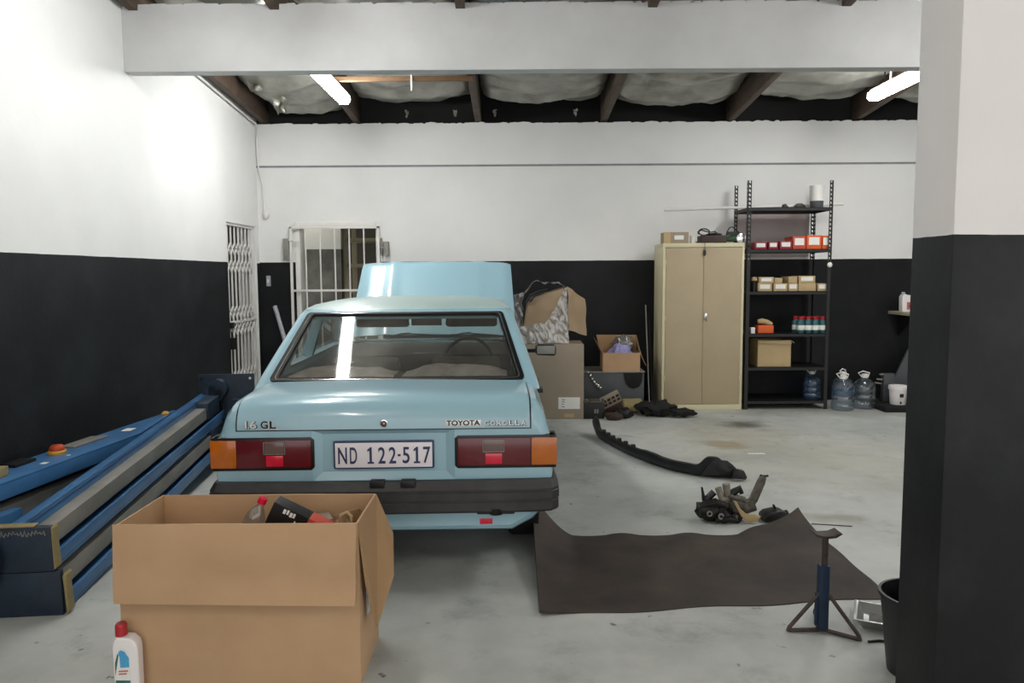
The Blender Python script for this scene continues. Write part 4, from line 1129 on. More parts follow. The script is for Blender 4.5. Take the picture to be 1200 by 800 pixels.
k = MB(); k.prism([(.0, .14), (.02, .10), (.05, .045), (.085, .008), (.14, .012), (.165, .045), (.13, .058), (.08, .06), (.045, .09), (.02, .135)], -.072, -.055, 'y'); k.build('heat_shield', M_card_pale, t, bevel=.004, label='pale tan curved shield')
k = MB(); Mx = Matrix.Translation((.025, -.05, .035)) @ Matrix.Rotation(PI/2, 4, 'X'); k.lathe([(.018, -.03), (.018, .012), (.034, .012), (.034, -.03), (.018, -.03)], n=20, M=Mx); k.build('port_ring', M_darkmetal, t, smooth=30)
t = thing('engine_mount', 'small dark engine mount lying right beside the heap of brackets', 'engine part', (1.565, 4.50, 0), .1)
k = MB(); k.prism([(-.075, .0), (.05, .0), (.07, .03), (.06, .06), (.02, .072), (-.05, .06), (-.078, .04)], -.05, .05, 'y'); k.build('mount_body', M_black, t, bevel=.012)
k = MB(); k.tube([(.01, 0, .07), (-.005, 0, .095)], .007, 8); k.cyl((.06, 0, .035), (.085, 0, .04), .022, 14); k.build('stud', M_darkmetal, t)
for (x, y, sc, lb) in ((1.71, 4.47, 1, 'small bolt lying between the engine mount and the mat corner'),):
    o = MB().tube([(-.022, 0, .007), (.022, .003, .007)], [.007, .005], 8).build('bolt', M_darkmetal); o.location = (x, y, 0); tag(o, lb, 'bolt')
o = MB().tube([(-.10, .02, .004), (0, 0, .003), (.12, -.03, .004)], .003, 6).build('thin_wire', M_grime); o.location = (1.86, 4.40, 0); tag(o, 'thin wire lying on the floor behind the mat corner', 'wire')
o = MB().grid(lambda u, v: (u*.14, v*.04+.01*fn(u*9, v*3), .002+.006*abs(fn(u*14, v*8))), 10, 5, thick=.001).build('paper_shred', M_paper); o.location = (1.93, 6.18, 0); tag(o, 'small torn white shreds lying on the floor by the brown stain', 'paper')

# ------------------------------------------------------------------ carton stack behind the car
t = carton((.345, 8.02, 0), -.02, .78, .50, .765, 'big taped greyish carton standing on the floor behind the car mirror', M_card_grey, open_=False)
k = MB(); k.box(.13, .35, -.2535, -.25, .105, .225); PP = k.build('paper_label', M_paper, t)
for (z, w_) in ((.20, .03), (.178, .03), (.155, .02), (.128, .03)):
    q = MB(); q.box(.165, .165+w_, -.2545, -.2533, z-.003, z+.003); q.build('print_line', M_ink, PP)
k = MB(); k.box(.19, .29, -.2530, -.249, .02, .055); k.build('lower_label', M_card_pale, t)
WB = thing('wrapped_carton', 'open carton draped in cling wrap on top of the greyish carton', 'box', (.335, 8.02, .768), .0)
# skewed box: front face slightly rotated, right flap open
M_wcard = mat('dull_tan_cardboard', '#9a8468', .75, col2='#a79074', scale=4)
k = MB(); k.prism([(-.235, .002), (.25, .002), (.225, .575), (-.165, .46)], -.17, .23, 'y'); WBb = k.build('box_body', M_wcard, WB, bevel=.012)
plate3([(.222, -.19, .585), (.42, -.05, .45), (.435, -.03, .07), (.245, -.19, .14)], .006, (1, -1, 0), wob=.03, sd=3).build('side_flap', M_wcard, WB)
def wrapf(u, v):
    x = -.27 + .52*u; z = .004 + (.44+.13*u)*v
    tear = .30*(1-u)
    y = -.182 - .012*abs(fn(u*7+v*5, v*2.5-u*2, 1.5)) - .006*abs(fn(u*26+v*16, v*5-u*4, 4)) - .02*sin(PI*u)*(1-v)
    return (x*(1-.10*v) + .01*fn(v*9, 3), y, z)
k = MB()
VV = {}
nu, nv = 44, 40
for i_ in range(nu+1):
    for j_ in range(nv+1):
        VV[i_, j_] = k.bm.verts.new(wrapf(i_/nu, j_/nv))
for i_ in range(nu):
    for j_ in range(nv):
        u, v = (i_+.5)/nu, (j_+.5)/nv
        if v < .40 + .08*fn(u*4, 2) or v < 1.5*(u-.28) + .10*fn(v*6, 1): 
            k.bm.faces.new((VV[i_, j_], VV[i_+1, j_], VV[i_+1, j_+1], VV[i_, j_+1]))
bmesh.ops.delete(k.bm, geom=[v for v in k.bm.verts if not v.link_faces], context='VERTS')
k.build('cling_wrap', M_wrap, WB, smooth=30, label='crumpled shiny cling wrap')
def bagf(u, v):
    a = u*PI*1.05 + .1
    x = -.26 + .50*u
    return (x + .02*fn(v*5, u*3, 2), -.18 + .36*v, .36 + .24*min(1, u*2.2+.15)**.5 + .03*u + .045*math.exp(-((u-.32)/.12)**2) + .02*fn(u*9, v*5, 3) - .10*max(0, u-.8)*3)
k = MB(); k.grid(bagf, 36, 14); k.build('plastic_sheet', M_wrapd, WB, smooth=60, label='thin grey plastic sheet over the top')
def bag2(u, v): return (-.32+.10*u+.02*fn(v*5, 8), -.16-.03*fn(u*5, v*6, 2)-.02, .12+.38*v+.03*u)
k = MB(); k.grid(bag2, 8, 14); k.build('plastic_sheet', M_wrapd, WB, smooth=60)
k = MB(); k.tube([(-.19, -.18, .42), (-.14, -.185, .50), (-.06, -.185, .535), (.03, -.185, .555), (-.02, -.185, .52), (-.11, -.185, .49), (-.15, -.19, .43)], .012, 8); k.build('black_strap', M_black, WB)

# low grey cabinet with a small open carton on it
GC = thing('grey_cabinet', 'low grey steel cabinet beside the carton stack', 'cabinet', (1.085, 8.44, 0), 0)
k = MB(); k.box(-.325, .335, -.24, .24, .02, .420); k.build('cabinet_body', M_greycab, GC, bevel=.01)
k = MB(); k.box(-.335, .345, -.25, .25, .420, .432); k.build('cabinet_top', M_steelg, GC, bevel=.004)
k = MB(); k.box(-.30, .31, -.243, -.238, .05, .40); k.build('cabinet_front', M_greycab, GC, bevel=.004)
for x in (-.28, .29):
    k = MB(); k.box(x-.02, x+.02, -.2, .2, 0, .02); k.build('foot', M_black, GC)
o = MB().prism([(.0, .0), (.20, 0), (.195, -.09), (.165, -.15), (.11, -.17), (.06, -.155), (.02, -.10)], -.012, 0, 'y').build('hanging_rag', M_blackm, bevel=.004)
o.location = (1.20, 8.186, .418); tag(o, 'black rag hanging over the front of the low grey cabinet', 'rag')
SB = carton((1.175, 8.33, .4325), 0, .40, .26, .20, 'small open cardboard box with plastic bags on the low grey cabinet', M_card)
plate3([(-.20, .132, .198), (.20, .132, .198), (.20, .165, .37), (-.24, .165, .375)], .005, (0, 1, 0)).build('rear_flap', M_card_in, SB)
plate3([(-.202, -.13, .20), (-.202, .13, .20), (-.27, .15, .35), (-.26, -.11, .32)], .005, (1, 0, 0)).build('side_flap', M_card_in, SB)
plate3([(.202, .13, .37), (.202, -.12, .20), (.27, -.12, .06), (.215, .12, .20)], .005, (1, 0, 0)).build('side_flap', M_card_in, SB)
o = MB().ball((0, 0, .07), .12, 22, (1.1, .65, .85), jit=.45).build('purple_bag', M_purple, smooth=60); o.location = (1.19, 8.33, .53); tag(o, 'crumpled purple and white film bag inside the small open carton', 'bag')
o = MB().ball((0, 0, .09), .09, 22, (1.2, .5, 1.0), jit=.5).build('clear_bag', M_wrapd, smooth=60); o.location = (1.22, 8.40, .62); tag(o, 'clear plastic bag bulging up behind the purple bag', 'bag')
# beads of a chain hanging over the cabinet edge
t = thing('bead_chain', 'string of shiny round metal pieces hanging down the grey cabinet front', 'chain', (.80, 8.20, .385), 0)
for i_ in range(7):
    q = i_/6
    k = MB(); k.ball((.015+.13*q, -.02, .045-.17*q-.02*sin(PI*q)), .016+.006*q, 12); k.build('bead', M_chrome, t, smooth=60)
# battery, grille, junk in front
t = thing('car_battery', 'small black car battery on the floor before the low cabinet', 'battery', (.835, 7.84, 0), -.02)
k = MB(); k.box(-.108, .108, -.08, .08, 0, .165); k.build('battery_case', M_black, t, bevel=.006)
k = MB(); k.box(-.111, .111, -.083, .083, .165, .185); k.build('battery_lid', M_grime, t, bevel=.005)
for x in (-.07, .07):
    k = MB(); k.cyl((x, -.04, .185), (x, -.04, .20), .011, 12); k.build('terminal', M_steelg, t)
for x in (.005, .03):
    k = MB(); k.box(x, x+.016, -.0815, -.08, .06, .10); k.build('case_mark', M_steelg, t)
t = thing('rusted_grille', 'dirty tan slotted metal part propped up behind the black battery', 'engine part', (1.045, 8.02, .0), rot=(.30, -.45, .1))
k = MB(); k.box(-.16, .16, -.02, .02, .10, .23); k.build('part_frame', M_card_grey, t, bevel=.005)
for i_ in range(6):
    for z in (.128, .172):
        k = MB(); k.box(-.135+.05*i_, -.100+.05*i_, -.024, -.018, z, z+.028); k.build('slot', M_brownbox, t)
k = MB(); k.box(-.14, .14, -.03, .04, .0, .10); k.build('part_base', M_brownbox, t, bevel=.01)
t = thing('exhaust_box', 'dirty beige silencer lying against the low grey cabinet', 'car part', (1.27, 8.07, 0), .1)
k = MB(); k.tube([(-.12, 0, .085), (-.10, 0, .085), (.09, 0, .085), (.11, 0, .085)], [.05, .075, .075, .05], 20); k.build('silencer_body', M_foam, t, bevel=.006)
k = MB(); k.tube([(-.11, 0, .08), (-.18, -.02, .05), (-.24, -.03, .03)], .02, 10); k.build('silencer_pipe', M_grime, t)
o = MB().ball((0, 0, .055), .09, 16, (1.2, .8, .62), jit=.3).build('alternator', M_darkmetal, smooth=45); o.location = (1.14, 7.80, 0); tag(o, 'dark lumpy metal unit on the floor to the right of the battery', 'engine part')
o = MB().ball((0, 0, .04), .07, 16, (1.3, .8, .6), jit=.3).build('starter_motor', M_bronze, smooth=45); o.location = (1.03, 7.70, 0); tag(o, 'brown dirty metal lump between the battery and the dark unit', 'engine part')
o = MB().ball((0, 0, .07), .155, 26, (1.25, .8, .52), jit=.5).build('black_bag', M_blackm, smooth=50); o.location = (1.52, 7.93, 0.006); tag(o, 'crumpled black bag slumped on the floor in front of the tan cabinet', 'bag')
o = MB().ball((0, 0, .05), .10, 22, (1.5, .8, .42), jit=.4).build('dark_rag', M_blackm, smooth=50); o.location = (1.74, 7.83, 0.004); tag(o, 'dark brown rag on the floor at the foot of the tan cabinet', 'rag')
# boards leaning between the cabinets
for i_, (x, m, lb) in enumerate(((1.50, M_steelg, 'thin pale board edge leaning beside the tan cabinet'), (1.53, M_blackm, 'black board leaning against the side of the tan cabinet'))):
    o = MB().prism([(8.30, 0), (8.32, 0), (8.62, 1.13-.1*i_), (8.60, 1.13-.1*i_)], -.006, .006+.01*i_, 'x').build('leaning_board', m, bevel=.002); o.location = (x, 0, 0); o.rotation_euler = (0, 0, 0)
    tag(o, lb, 'board')

# ------------------------------------------------------------------ tan two-door cabinet
LK = thing('steel_cabinet', 'tall cream and tan two-door steel cabinet against the back wall', 'cabinet', (2.055, 8.25, 0), 0)
W2, H2, D2 = .435, 1.80, .50
k = MB(); k.box(-W2, W2, .004, D2, 0, .06); k.box(-W2, W2, .004, D2, H2-.045, H2); k.box(-W2, -W2+.028, .004, D2, .06, H2-.045); k.box(W2-.028, W2, .004, D2, .06, H2-.045); k.box(-W2+.028, W2-.028, D2-.01, D2, .06, H2-.045)
k.build('carcass', M_cream, LK, bevel=.003, label='cream carcass and frame')
for s_ in (-1, 1):
    k = MB(); k.box(*sorted((s_*.0015, s_*(W2-.030))), .0, .018, .064, H2-.050); D_ = k.build('door', M_tan, LK, bevel=.003, label='flat tan door')
    for z in (.35, 1.0, 1.6):
        q = MB(); q.cyl((s_*(W2-.030), -.002, z-.025), (s_*(W2-.030), -.002, z+.025), .005, 8); q.build('hinge', M_cream, D_)
    if s_ == 1:
        q = MB(); q.prism([(.012, .985), (.038, .985), (.040, 1.02), (.034, 1.055), (.016, 1.055), (.010, 1.02)], -.016, .0, 'y'); q.build('handle', M_chrome, D_, bevel=.004, label='chrome turn handle')
        q = MB(); q.tube([(.025, -.018, 1.035), (.030, -.022, 1.0), (.034, -.02, .96)], .004, 6); q.cyl((.025, -.03, 1.04), (.025, -.015, 1.04), .012, 12); q.build('door_key', M_chrome, D_)
t = thing('hanging_keys', 'dark key bunch hanging over the top edge of the tan cabinet doors', 'keys', (2.06, 8.245, 1.80), 0)
k = MB(); k.tube([(0, .03, .004), (0, -.004, .006), (0, -.006, -.02), (.004, -.006, -.07)], .003, 6); k.build('cord', M_black, t)
k = MB(); k.prism([(-.012, -.075), (.010, -.07), (.016, -.11), (.004, -.14), (-.016, -.125)], -.012, -.004, 'y'); k.build('key_tag', M_black, t, bevel=.002)

# things on the cabinet
ZT = 1.801
t = carton((1.775, 8.42, ZT), 0, .27, .18, .12, 'small brown carton with a paper label on the tan cabinet', M_card_grey, open_=False)
k = MB(); k.box(-.02, .08, -.0925, -.09, .04, .085); k.build('paper_label', M_paper, t)
k = MB(); k.box(-.135, -.06, -.0925, -.09, .0, .12); k.build('end_flap', M_card_pale, t)
t = thing('tape_roll', 'small white paper roll standing beside the carton on the tan cabinet', 'roll', (1.965, 8.38, ZT))
k = MB(); k.lathe([(.012, 0), (.030, 0), (.032, .004), (.032, .081), (.030, .085), (.012, .085), (.012, 0)], n=24); k.build('paper_winding', M_paper, t, smooth=30)
o = MB().box(-.018, .018, -.012, .012, 0, .016).build('black_clip', M_black, bevel=.003); o.location = (2.0, 8.30, ZT); tag(o, 'tiny black clip on the front edge of the tan cabinet', 'clip')
t = thing('tool_case', 'dark brown open tool case with a coiled black cable on the tan cabinet', 'tool case', (2.175, 8.40, ZT))
k = MB(); k.box(-.135, .135, -.10, .10, 0, .082); k.build('case_body', M_brownbox, t, bevel=.008)
k = MB(); k.ball((0.03, 0, .088), .06, 12, (1.4, 1.0, .45), jit=.3); k.build('tool_heap', M_black, t, smooth=40)
k = MB(); pts = [(-.10+.062*cos(a), -.06+.02*sin(a*1.5), .12+.035*sin(a)) for a in [2*PI*i_/20 for i_ in range(20)]]; k.tube(pts, .007, 8, closed=True)
k.tube([(-.16, -.06, .10), (-.17, -.07, .12), (-.13, -.07, .14), (-.04, -.06, .115), (.02, -.06, .125), (.05, -.05, .09)], .007, 8); k.build('cable', M_black, t)
t = thing('angle_grinder', 'green angle grinder with a round guard on the tan cabinet by the rack', 'power tool', (2.385, 8.36, ZT), .0)
k = MB(); k.tube([(-.065, 0, .045), (-.04, 0, .045), (.0, 0, .05), (.05, 0, .055)], [.026, .03, .036, .036], 14); k.build('motor_body', M_green, t, smooth=40)
k = MB(); k.ball((.08, 0, .058), .04, 14, (1, .9, .9)); k.build('gear_head', M_steelg, t, smooth=50)
k = MB(); Mx = Matrix.Translation((.085, -.035, .052)) @ Matrix.Rotation(PI/2, 4, 'X'); k.lathe([(0, 0), (.048, 0), (.05, .006), (.02, .012), (0, .012)], n=24, M=Mx); k.build('disc_guard', M_chrome, t, smooth=30)
k = MB(); k.tube([(-.06, .02, .06), (-.05, .03, .12), (-.02, .03, .17), (.01, .03, .175), (.05, .03, .14), (.10, .03, .10)], .006, 8); k.box(-.04, .08, .01, .06, .085, .125); k.build('cable', M_black, t)

# ------------------------------------------------------------------ slotted black rack
RK = thing('shelving_rack', 'tall black slotted angle rack beside the tan cabinet', 'rack', (2.975, 8.25, 0), 0)
def slotted(x, y, H, sx, sy, parent):
    """slotted angle: two flanges, the front one pierced by slanted slots (left open)"""
    b = MB(); w_ = .040; t_ = .003
    def strip(axis):
        z = 0.0; zs = 1.62
        b.box(*( (min(x, x+sx*w_), max(x, x+sx*w_), min(y, y+sy*t_), max(y, y+sy*t_)) if axis == 'x' else (min(x, x+sx*t_), max(x, x+sx*t_), min(y, y+sy*w_), max(y, y+sy*w_)) ), 0, zs)
        z = zs
        while z < H-.001:
            z2 = min(z+.045, H)
            zh = z + .026
            if axis == 'x':
                a, c = min(x, x+sx*w_), max(x, x+sx*w_); y0, y1 = min(y, y+sy*t_), max(y, y+sy*t_)
                b.box(a, a+.011, y0, y1, z, z2); b.box(c-.011, c, y0, y1, z, z2); b.prism([(a+.011, zh), (c-.011, zh-.010), (c-.011, z2-.006), (a+.011, z2)], y0, y1, 'y')
            else:
                a, c = min(y, y+sy*w_), max(y, y+sy*w_); x0, x1 = min(x, x+sx*t_), max(x, x+sx*t_)
                b.box(x0, x1, a, a+.011, z, z2); b.box(x0, x1, c-.011, c, z, z2); b.prism([(a+.011, zh), (c-.011, zh-.010), (c-.011, z2-.006), (a+.011, z2)], x0, x1, 'x')
            z = z2
    strip('x'); strip('y')
    return b.build('upright', M_rack, parent, smooth=None)
for (x, y, sx, sy, h_) in ((-.462, 0, 1, 1, 2.455), (.445, 0, -1, 1, 2.450), (-.462, .50, 1, -1, 2.455), (.445, .50, -1, -1, 2.40)):
    slotted(x, y, h_, sx, sy, RK)
SZ = [.07, .435, .80, 1.255, 1.705, 2.145]
for z in SZ:
    k = MB(); k.box(-.457, .440, .004, .496, z+.022, z+.026); k.box(-.457, .440, .004, .008, z-.008, z+.026); k.box(-.457, .440, .492, .496, z-.008, z+.026)
    k.box(-.457, -.453, .004, .496, z-.008, z+.026); k.box(.436, .440, .004, .496, z-.008, z+.026)
    k.build('shelf', M_rack, RK, smooth=None)
RKX, RKY = 2.975, 8.25
TZ = [z+.0265 for z in SZ]
# parts boxes on the upper shelf
def small_box(name, x0, x1, y0, d, z, h, m, label, group, lblm=M_paper, lbl=True, rz=0):
    t = thing(name, label, 'box', ((x0+x1)/2, y0+d/2, z), rz, group)
    w_ = (x1-x0)/2
    k = MB(); k.box(-w_, w_, -d/2, d/2, 0, h); k.build('box_body', m, t, bevel=.003)
    if lbl:
        k = MB(); k.box(-w_*.72, w_*.72, -d/2-.0015, -d/2+.001, h*.30, h*.85); k.build('paper_label', lblm, t)
    return t
def pxX(px, y=8.30): return (px-600-1.0)/900*(y+.05)
g1 = 'parts cartons on the second highest shelf'
for (a, b_, h, m, lb) in ((882, 896, .075, M_crimson, 'small crimson carton with white label at the far left of the second highest rack shelf'),
                      (898, 909, .078, M_crimson, 'second small crimson carton from the left on the upper rack shelf'),
                      (911, 925, .085, M_crimson, 'crimson carton standing directly left of the tall red one'),
                      (926, 941, .135, M_redbox, 'tall light red carton between crimson and orange cartons'),
                      (942, 959, .145, M_orbox, 'larger orange carton in the middle of the orange ones'),
                      (960, 967.5, .140, M_orbox, 'narrow orange carton at the right end of the upper rack shelf')):
    small_box('parts_carton', pxX(a), pxX(b_), 8.285, .26, TZ[4], h, m, lb, g1)
g2 = 'kraft cartons on the middle shelf'
for (a, b_, z, h, lb) in ((887, 903, 0, .085, 'kraft carton at the left of the bottom row on the third shelf'),
                      (905, 921, 0, .085, 'kraft carton second from left in the bottom row'),
                      (922, 933, 0, .085, 'narrow kraft carton in the middle of the bottom row'),
                      (934, 954, 0, .085, 'wide kraft carton under the wide top one'),
                      (956, 967.5, 0, .080, 'kraft carton with pale label at the right end of the row'),
                      (888, 905, .087, .065, 'kraft carton lying on the leftmost pair of the row'),
                      (906, 915, .087, .055, 'short plain kraft carton lying on the second carton'),
                      (922, 932, .087, .070, 'small plain kraft carton on top in the middle'),
                      (934, 953, .087, .075, 'wide kraft carton with label on top of the right stack')):
    pl = lb.startswith('small plain') or lb.startswith('short plain') or lb.startswith('wide kraft carton under')
    small_box('kraft_carton', pxX(a), pxX(b_), 8.285, .24, TZ[3]+z, h, M_card_pale, lb, g2, lbl=not pl)
t = thing('oil_filter', 'small dark cylinder with pale cap at the left end of the kraft cartons', 'filter', (pxX(883.5), 8.33, TZ[3]))
k = MB(); k.lathe([(0, 0), (.026, 0), (.026, .10), (.022, .112), (0, .112)], n=20); k.build('filter_body', M_darkmetal, t, smooth=30)
k = MB(); k.lathe([(.0, .112), (.03, .112), (.034, .125), (.026, .15), (0, .155)], n=20); k.build('filter_cap', M_card_pale, t, smooth=40)
# orange pouch, white box, spray cans
t = thing('orange_box', 'orange carton with a rolled white cloth on its top, on the fourth shelf', 'box', (pxX(898), 8.38, TZ[2]), .0)
k = MB(); k.box(-.085, .085, -.07, .07, 0, .085); k.build('box_body', M_orbox, t, bevel=.006)
k = MB(); k.tube([(-.075, -.02, .125), (-.03, -.02, .13), (.03, -.02, .115), (.08, -.02, .095)], [.022, .030, .028, .018], 12); k.build('rolled_top', M_card_pale, t, smooth=50)
o = MB().box(-.022, .022, -.03, .03, 0, .065).build('white_carton', M_paper, bevel=.003); o.location = (pxX(882), 8.31, TZ[2]); tag(o, 'tiny white carton at the left end of the shelf with the orange box', 'box')
def can(x, y, lb, first=[None]):
    if first[0] is None:
        t = thing('spray_can', lb, 'can', (x, y, TZ[2]), 0, 'cans in a red topped pack')
        k = MB(); k.lathe([(0, 0), (.036, 0), (.038, .006), (.038, .125), (.028, .145), (0, .145)], n=20); k.build('can_body', M_teal, t, smooth=30)
        k = MB(); k.lathe([(.0385, .035), (.0388, .036), (.0388, .085), (.0385, .086)], n=20); k.build('can_label', M_paper, t, smooth=30)
        k = MB(); k.lathe([(0, .145), (.022, .145), (.026, .155), (.024, .180), (0, .182)], n=16); k.build('can_cap', M_capred, t, smooth=30)
        first[0] = t; return t
    return dup(first[0], (x, y, TZ[2]), 0, lb)
nm = ['leftmost', 'second', 'third', 'fourth', 'rightmost']
for i_ in range(4):
    can(pxX(936)+.078*i_+.02, 8.30, ['teal can at the left end of the front row in the pack', 'teal can second from left in the front row of the pack', 'teal can third from left in the front row of the pack', 'teal can at the right end of the front row in the pack'][i_])
for i_ in range(4):
    can(pxX(936)+.078*i_-.005, 8.382, ['teal can at the left end of the back row in the pack', 'teal can second from left in the back row of the pack', 'teal can third from left in the back row of the pack', 'teal can at the right end of the back row in the pack'][i_])
# open carton on the lower shelf
t = carton((pxX(908.5), 8.46, TZ[1]), 0, .36, .30, .285, 'brown carton with one open flap on the lower rack shelf', M_card_pale)
plate3([(.18, -.15, .285), (.18, .15, .285), (.215, .15, .262), (.215, -.15, .255)], .005, (0, 0, 1)).build('side_flap', M_card_pale, t)
plate3([(-.18, -.15, .285), (.18, -.15, .285), (.18, -.160, .245), (-.18, -.160, .255)], .004, (0, 1, 0)).build('front_flap', M_card_pale, t)
# top shelf: two dark lids, plastic tub, long white tube
o = MB().prism([(-.035, 0), (.035, 0), (.015, .02), (-.005, .045), (-.028, .035)], -.03, .03, 'y').build('rubber_boot', M_black, bevel=.008); o.location = (pxX(918), 8.33, TZ[5]); tag(o, 'small dark rubber boot on the top rack shelf', 'rubber part')
o = MB().prism([(-.065, 0), (.062, 0), (.05, .025), (.02, .045), (-.02, .048), (-.05, .025)], -.04, .04, 'y').build('rubber_dome', M_black, bevel=.01); o.location = (pxX(934), 8.33, TZ[5]); tag(o, 'low dark domed lid on the top rack shelf beside the plastic tub', 'lid')
t = thing('plastic_tub', 'translucent white plastic tub with a dark bottom on the top rack shelf', 'tub', (pxX(957), 8.40, TZ[5]))
k = MB(); k.lathe([(0, 0), (.062, 0), (.066, .01), (.070, .075), (0, .075)], n=28); k.build('tub_filling', M_greycab, t, smooth=30)
k = MB(); k.lathe([(.071, .0765), (.078, .235), (.080, .24), (.074, .24), (.070, .09)], n=28); k.build('tub_wall', M_steelw, t, smooth=30)
o = MB().cyl((1.70, 8.62, 2.150), (3.70, 8.66, 2.205), .016, 14).build('white_tube', M_steelw); tag(o, 'long thin white tube lying across the top of the rack', 'tube')
o.location = (0, 0, .03)
o = MB().ball((0, 0, 0), .022, 12, (1.3, .5, 1.3)).build('knotted_tie', M_steelw, smooth=50); o.location = (2.975+.425, 8.242, 1.56); tag(o, 'pale knotted tie on the right front upright of the rack', 'tie')
# grey board behind the rack opening
o = MB().box(2.56, 3.40, 8.846, 8.853, 1.66, 2.15).build('backing_board', M_board, bevel=.001); tag(o, 'dull grey board fixed to the wall behind the upper rack bays', 'board')

# ------------------------------------------------------------------ water bottles, bucket, shelf on the right
def jug(x, y, m, lb, first={}):
    if 'j' not in first:
        t = thing('water_bottle', lb, 'bottle', (x, y, 0), 0, 'large clear water bottles beside the rack')
        k = MB(); k.lathe([(0, 0), (.105, 0), (.118, .02), (.118, .07), (.112, .08), (.118, .09), (.118, .15), (.112, .16), (.118, .17), (.118, .23), (.105, .275), (.06, .315), (.032, .33), (.03, .35), (.028, .35)], n=32)
        k.build('bottle_body', m, t, smooth=35)
        k = MB(); k.lathe([(0, .375), (.033, .375), (.036, .35), (.036, .335), (0, .335)], n=20); k.build('cap', M_paper, t, smooth=30)
        k = MB(); k.tube([(-.035, 0, .345), (-.07, 0, .385), (-.02, 0, .405), (.05, 0, .385), (.036, 0, .345)], .007, 8); k.build('carry_handle', M_paper, t)
        first['j'] = t; return t
    t = dup(first['j'], (x, y, 0), random.uniform(-.8, .8), lb)
    t.scale = (1, 1, 1)
    for ch in t.children:
        if ch.name.startswith('bottle_body'): ch.data = ch.data.copy(); ch.data.materials[0] = m
    return t
j1 = jug(3.315, 8.42, M_petb, 'smaller blue tinted water bottle standing on the bottom shelf of the rack'); j1.location.z = TZ[0]; j1.scale = (.80, .80, .80)
j2 = jug(3.575, 8.22, M_pet, 'front clear water bottle with a blue tint, right beside the rack')
j3 = jug(3.71, 8.54, M_pet, 'clear water bottle behind the front one, second from the rack end')
j4 = jug(3.85, 8.32, M_pet, 'clear water bottle standing a little apart, furthest from the rack')
k = MB(); k.lathe([(.1185, .16), (.1192, .165), (.1192, .27-.03), (.1185, .245)], n=32); k.build('blue_label', M_petb, j2, smooth=30)
t = thing('white_bucket', 'white plastic bucket with a small black label by the right end of the back wall', 'bucket', (4.16, 8.20, .06), 0); t.scale = (.76, .76, .85)
k = MB(); k.lathe([(0, 0), (.098, 0), (.103, .008), (.118, .19), (.130, .192), (.130, .235), (.122, .24), (.118, .24), (.098, .012), (0, .012)], n=36); k.build('bucket_body', M_bottlew, t, smooth=35)
k = MB(); k.box(-.030, .022, -.118, -.100, .10, .145); k.build('black_label', M_ink, t)
k = MB(); k.box(-.022, -.002, -.112, -.100, .02, .045); k.build('black_mark', M_ink, t)
o = MB().box(-.24, .40, -.22, .38, 0, .06).build('floor_plinth', M_blackm, bevel=.01); o.location = (4.18, 8.24, 0); tag(o, 'low black plinth under the white bucket', 'plinth')
o = MB().prism([(4.17, .06), (4.9, .06), (4.9, .62), (4.42, .62)], 8.52, 8.55, 'y').build('slanted_panel', M_greycab, bevel=.004); tag(o, 'dark slanted panel standing behind the white bucket', 'panel')
t = thing('pale_slats', 'few pale slats sticking out behind the white bucket', 'slats', (4.08, 8.38, .06), 0)
for i_, (x, z, l) in enumerate(((-.02, .30, .13), (-.06, .24, .15), (-.08, .19, .12))):
    k = MB(); k.box(x-.02, x+l, -.01+.02*i_, .01+.02*i_, z-.008, z+.008, M=Matrix.Rotation(.08*i_, 4, 'Y')); k.build('slat', M_cable, t, bevel=.002)
k = MB(); k.box(.0, .12, -.02, .05, 0, .31); k.build('slat_holder', M_greycab, t, bevel=.004)
t = thing('wall_shelf', 'small pale board shelf on the black wall beside the pier', 'shelf', (4.34, 8.36, 1.0), 0)
k = MB(); k.box(0, .75, 0, .495, 0, .035); k.build('shelf_board', M_beige, t, bevel=.003)
for x in (.12, .6):
    k = MB(); k.prism([(.49, 0), (.12, 0), (.49, -.25)], x, x+.02, 'x'); k.build('bracket', M_blackm, t)
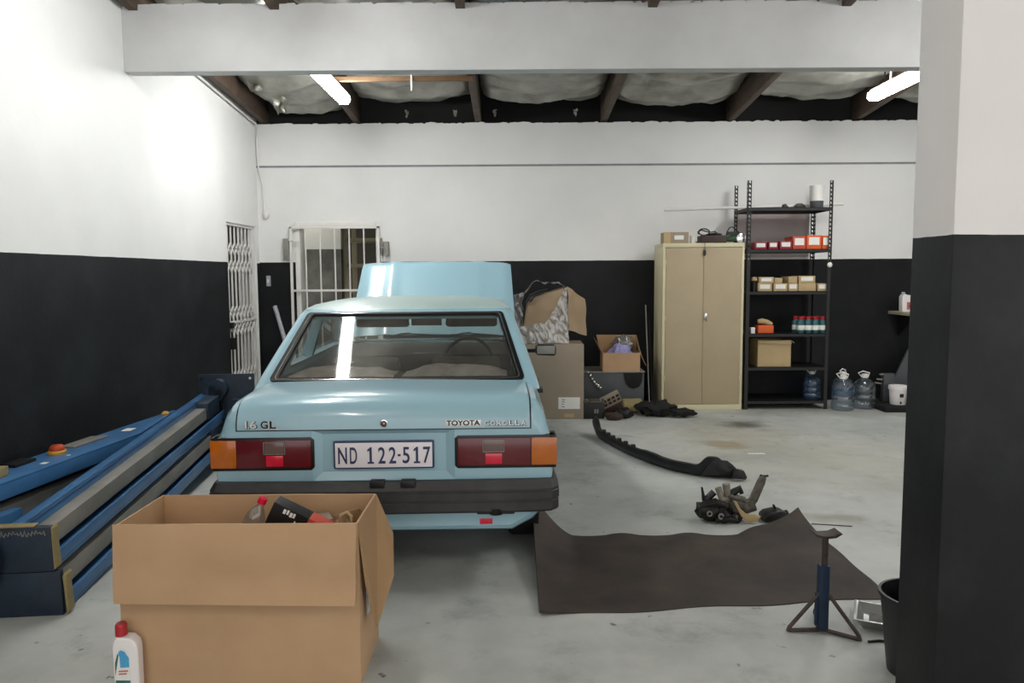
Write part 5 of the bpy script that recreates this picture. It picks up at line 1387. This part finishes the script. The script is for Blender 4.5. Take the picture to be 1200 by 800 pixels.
t = thing('coolant_can', 'white canister with a handle and reddish print on the small wall shelf', 'canister', (4.43, 8.58, 1.036), 0); t.scale = (.85, .85, .92)
k = MB(); k.prism([(-.10, 0), (.085, 0), (.085, .14), (.07, .185), (.03, .20), (-.03, .205), (-.06, .215), (-.085, .215), (-.105, .18)], -.05, .05, 'y'); bo = k.build('canister_body', M_bottlew, t, bevel=.014, seg=3, smooth=60)
c = MB(); c.prism([(.02, .145), (.055, .14), (.055, .168), (.025, .175)], -.1, .1, 'y'); boolean(bo, [c])
k = MB(); k.cyl((-.072, 0, .21), (-.072, 0, .24), .022, 14); k.build('cap', M_pipe, t, label='grey cap')
k = MB(); k.box(-.045, .065, -.052, -.048, .03, .12); LB = k.build('front_label', M_lblpink, t)
k = MB(); k.box(-.02, .04, -.0535, -.051, .06, .085); k.build('print_mark', M_crimson, LB)
o = MB().lathe([(0, 0), (.02, 0), (.024, .04), (.026, .13), (.02, .14), (0, .14)], n=18).build('white_tube_bottle', M_bottlew, smooth=35); o.location = (4.56, 8.55, 1.036); tag(o, 'slim white bottle at the pier side of the small wall shelf', 'bottle')
o = MB().ball((0, 0, 0), .055, 16, (1.0, .5, 1.0), jit=.4).build('yellow_sponge', M_yel, smooth=45); o.location = (4.46, 8.335, 1.02); tag(o, 'yellow sponge stuffed at the front edge of the small wall shelf', 'sponge')

# ------------------------------------------------------------------ camera, world, view
cam = bpy.data.cameras.new('camera'); co = bpy.data.objects.new('camera', cam); C.objects.link(co)
cam.sensor_width = 36; cam.lens = 900/1200*36; cam.clip_start = .05
co.matrix_world = Matrix.Translation((0, 0, 1.48)) @ Matrix.Rotation(rad(85), 4, 'X') @ Matrix.Rotation(-.006, 4, 'Z')
bpy.context.scene.camera = co
wd = bpy.data.worlds.new('world'); bpy.context.scene.world = wd; wd.use_nodes = True
bg = wd.node_tree.nodes['Background']; bg.inputs['Color'].default_value = (1.0, .99, .98, 1); bg.inputs['Strength'].default_value = 1.7
vs = bpy.context.scene.view_settings
vs.view_transform = 'Standard'; vs.look = 'None'; vs.gamma = 1; vs.use_curve_mapping = False; vs.exposure = 0.0
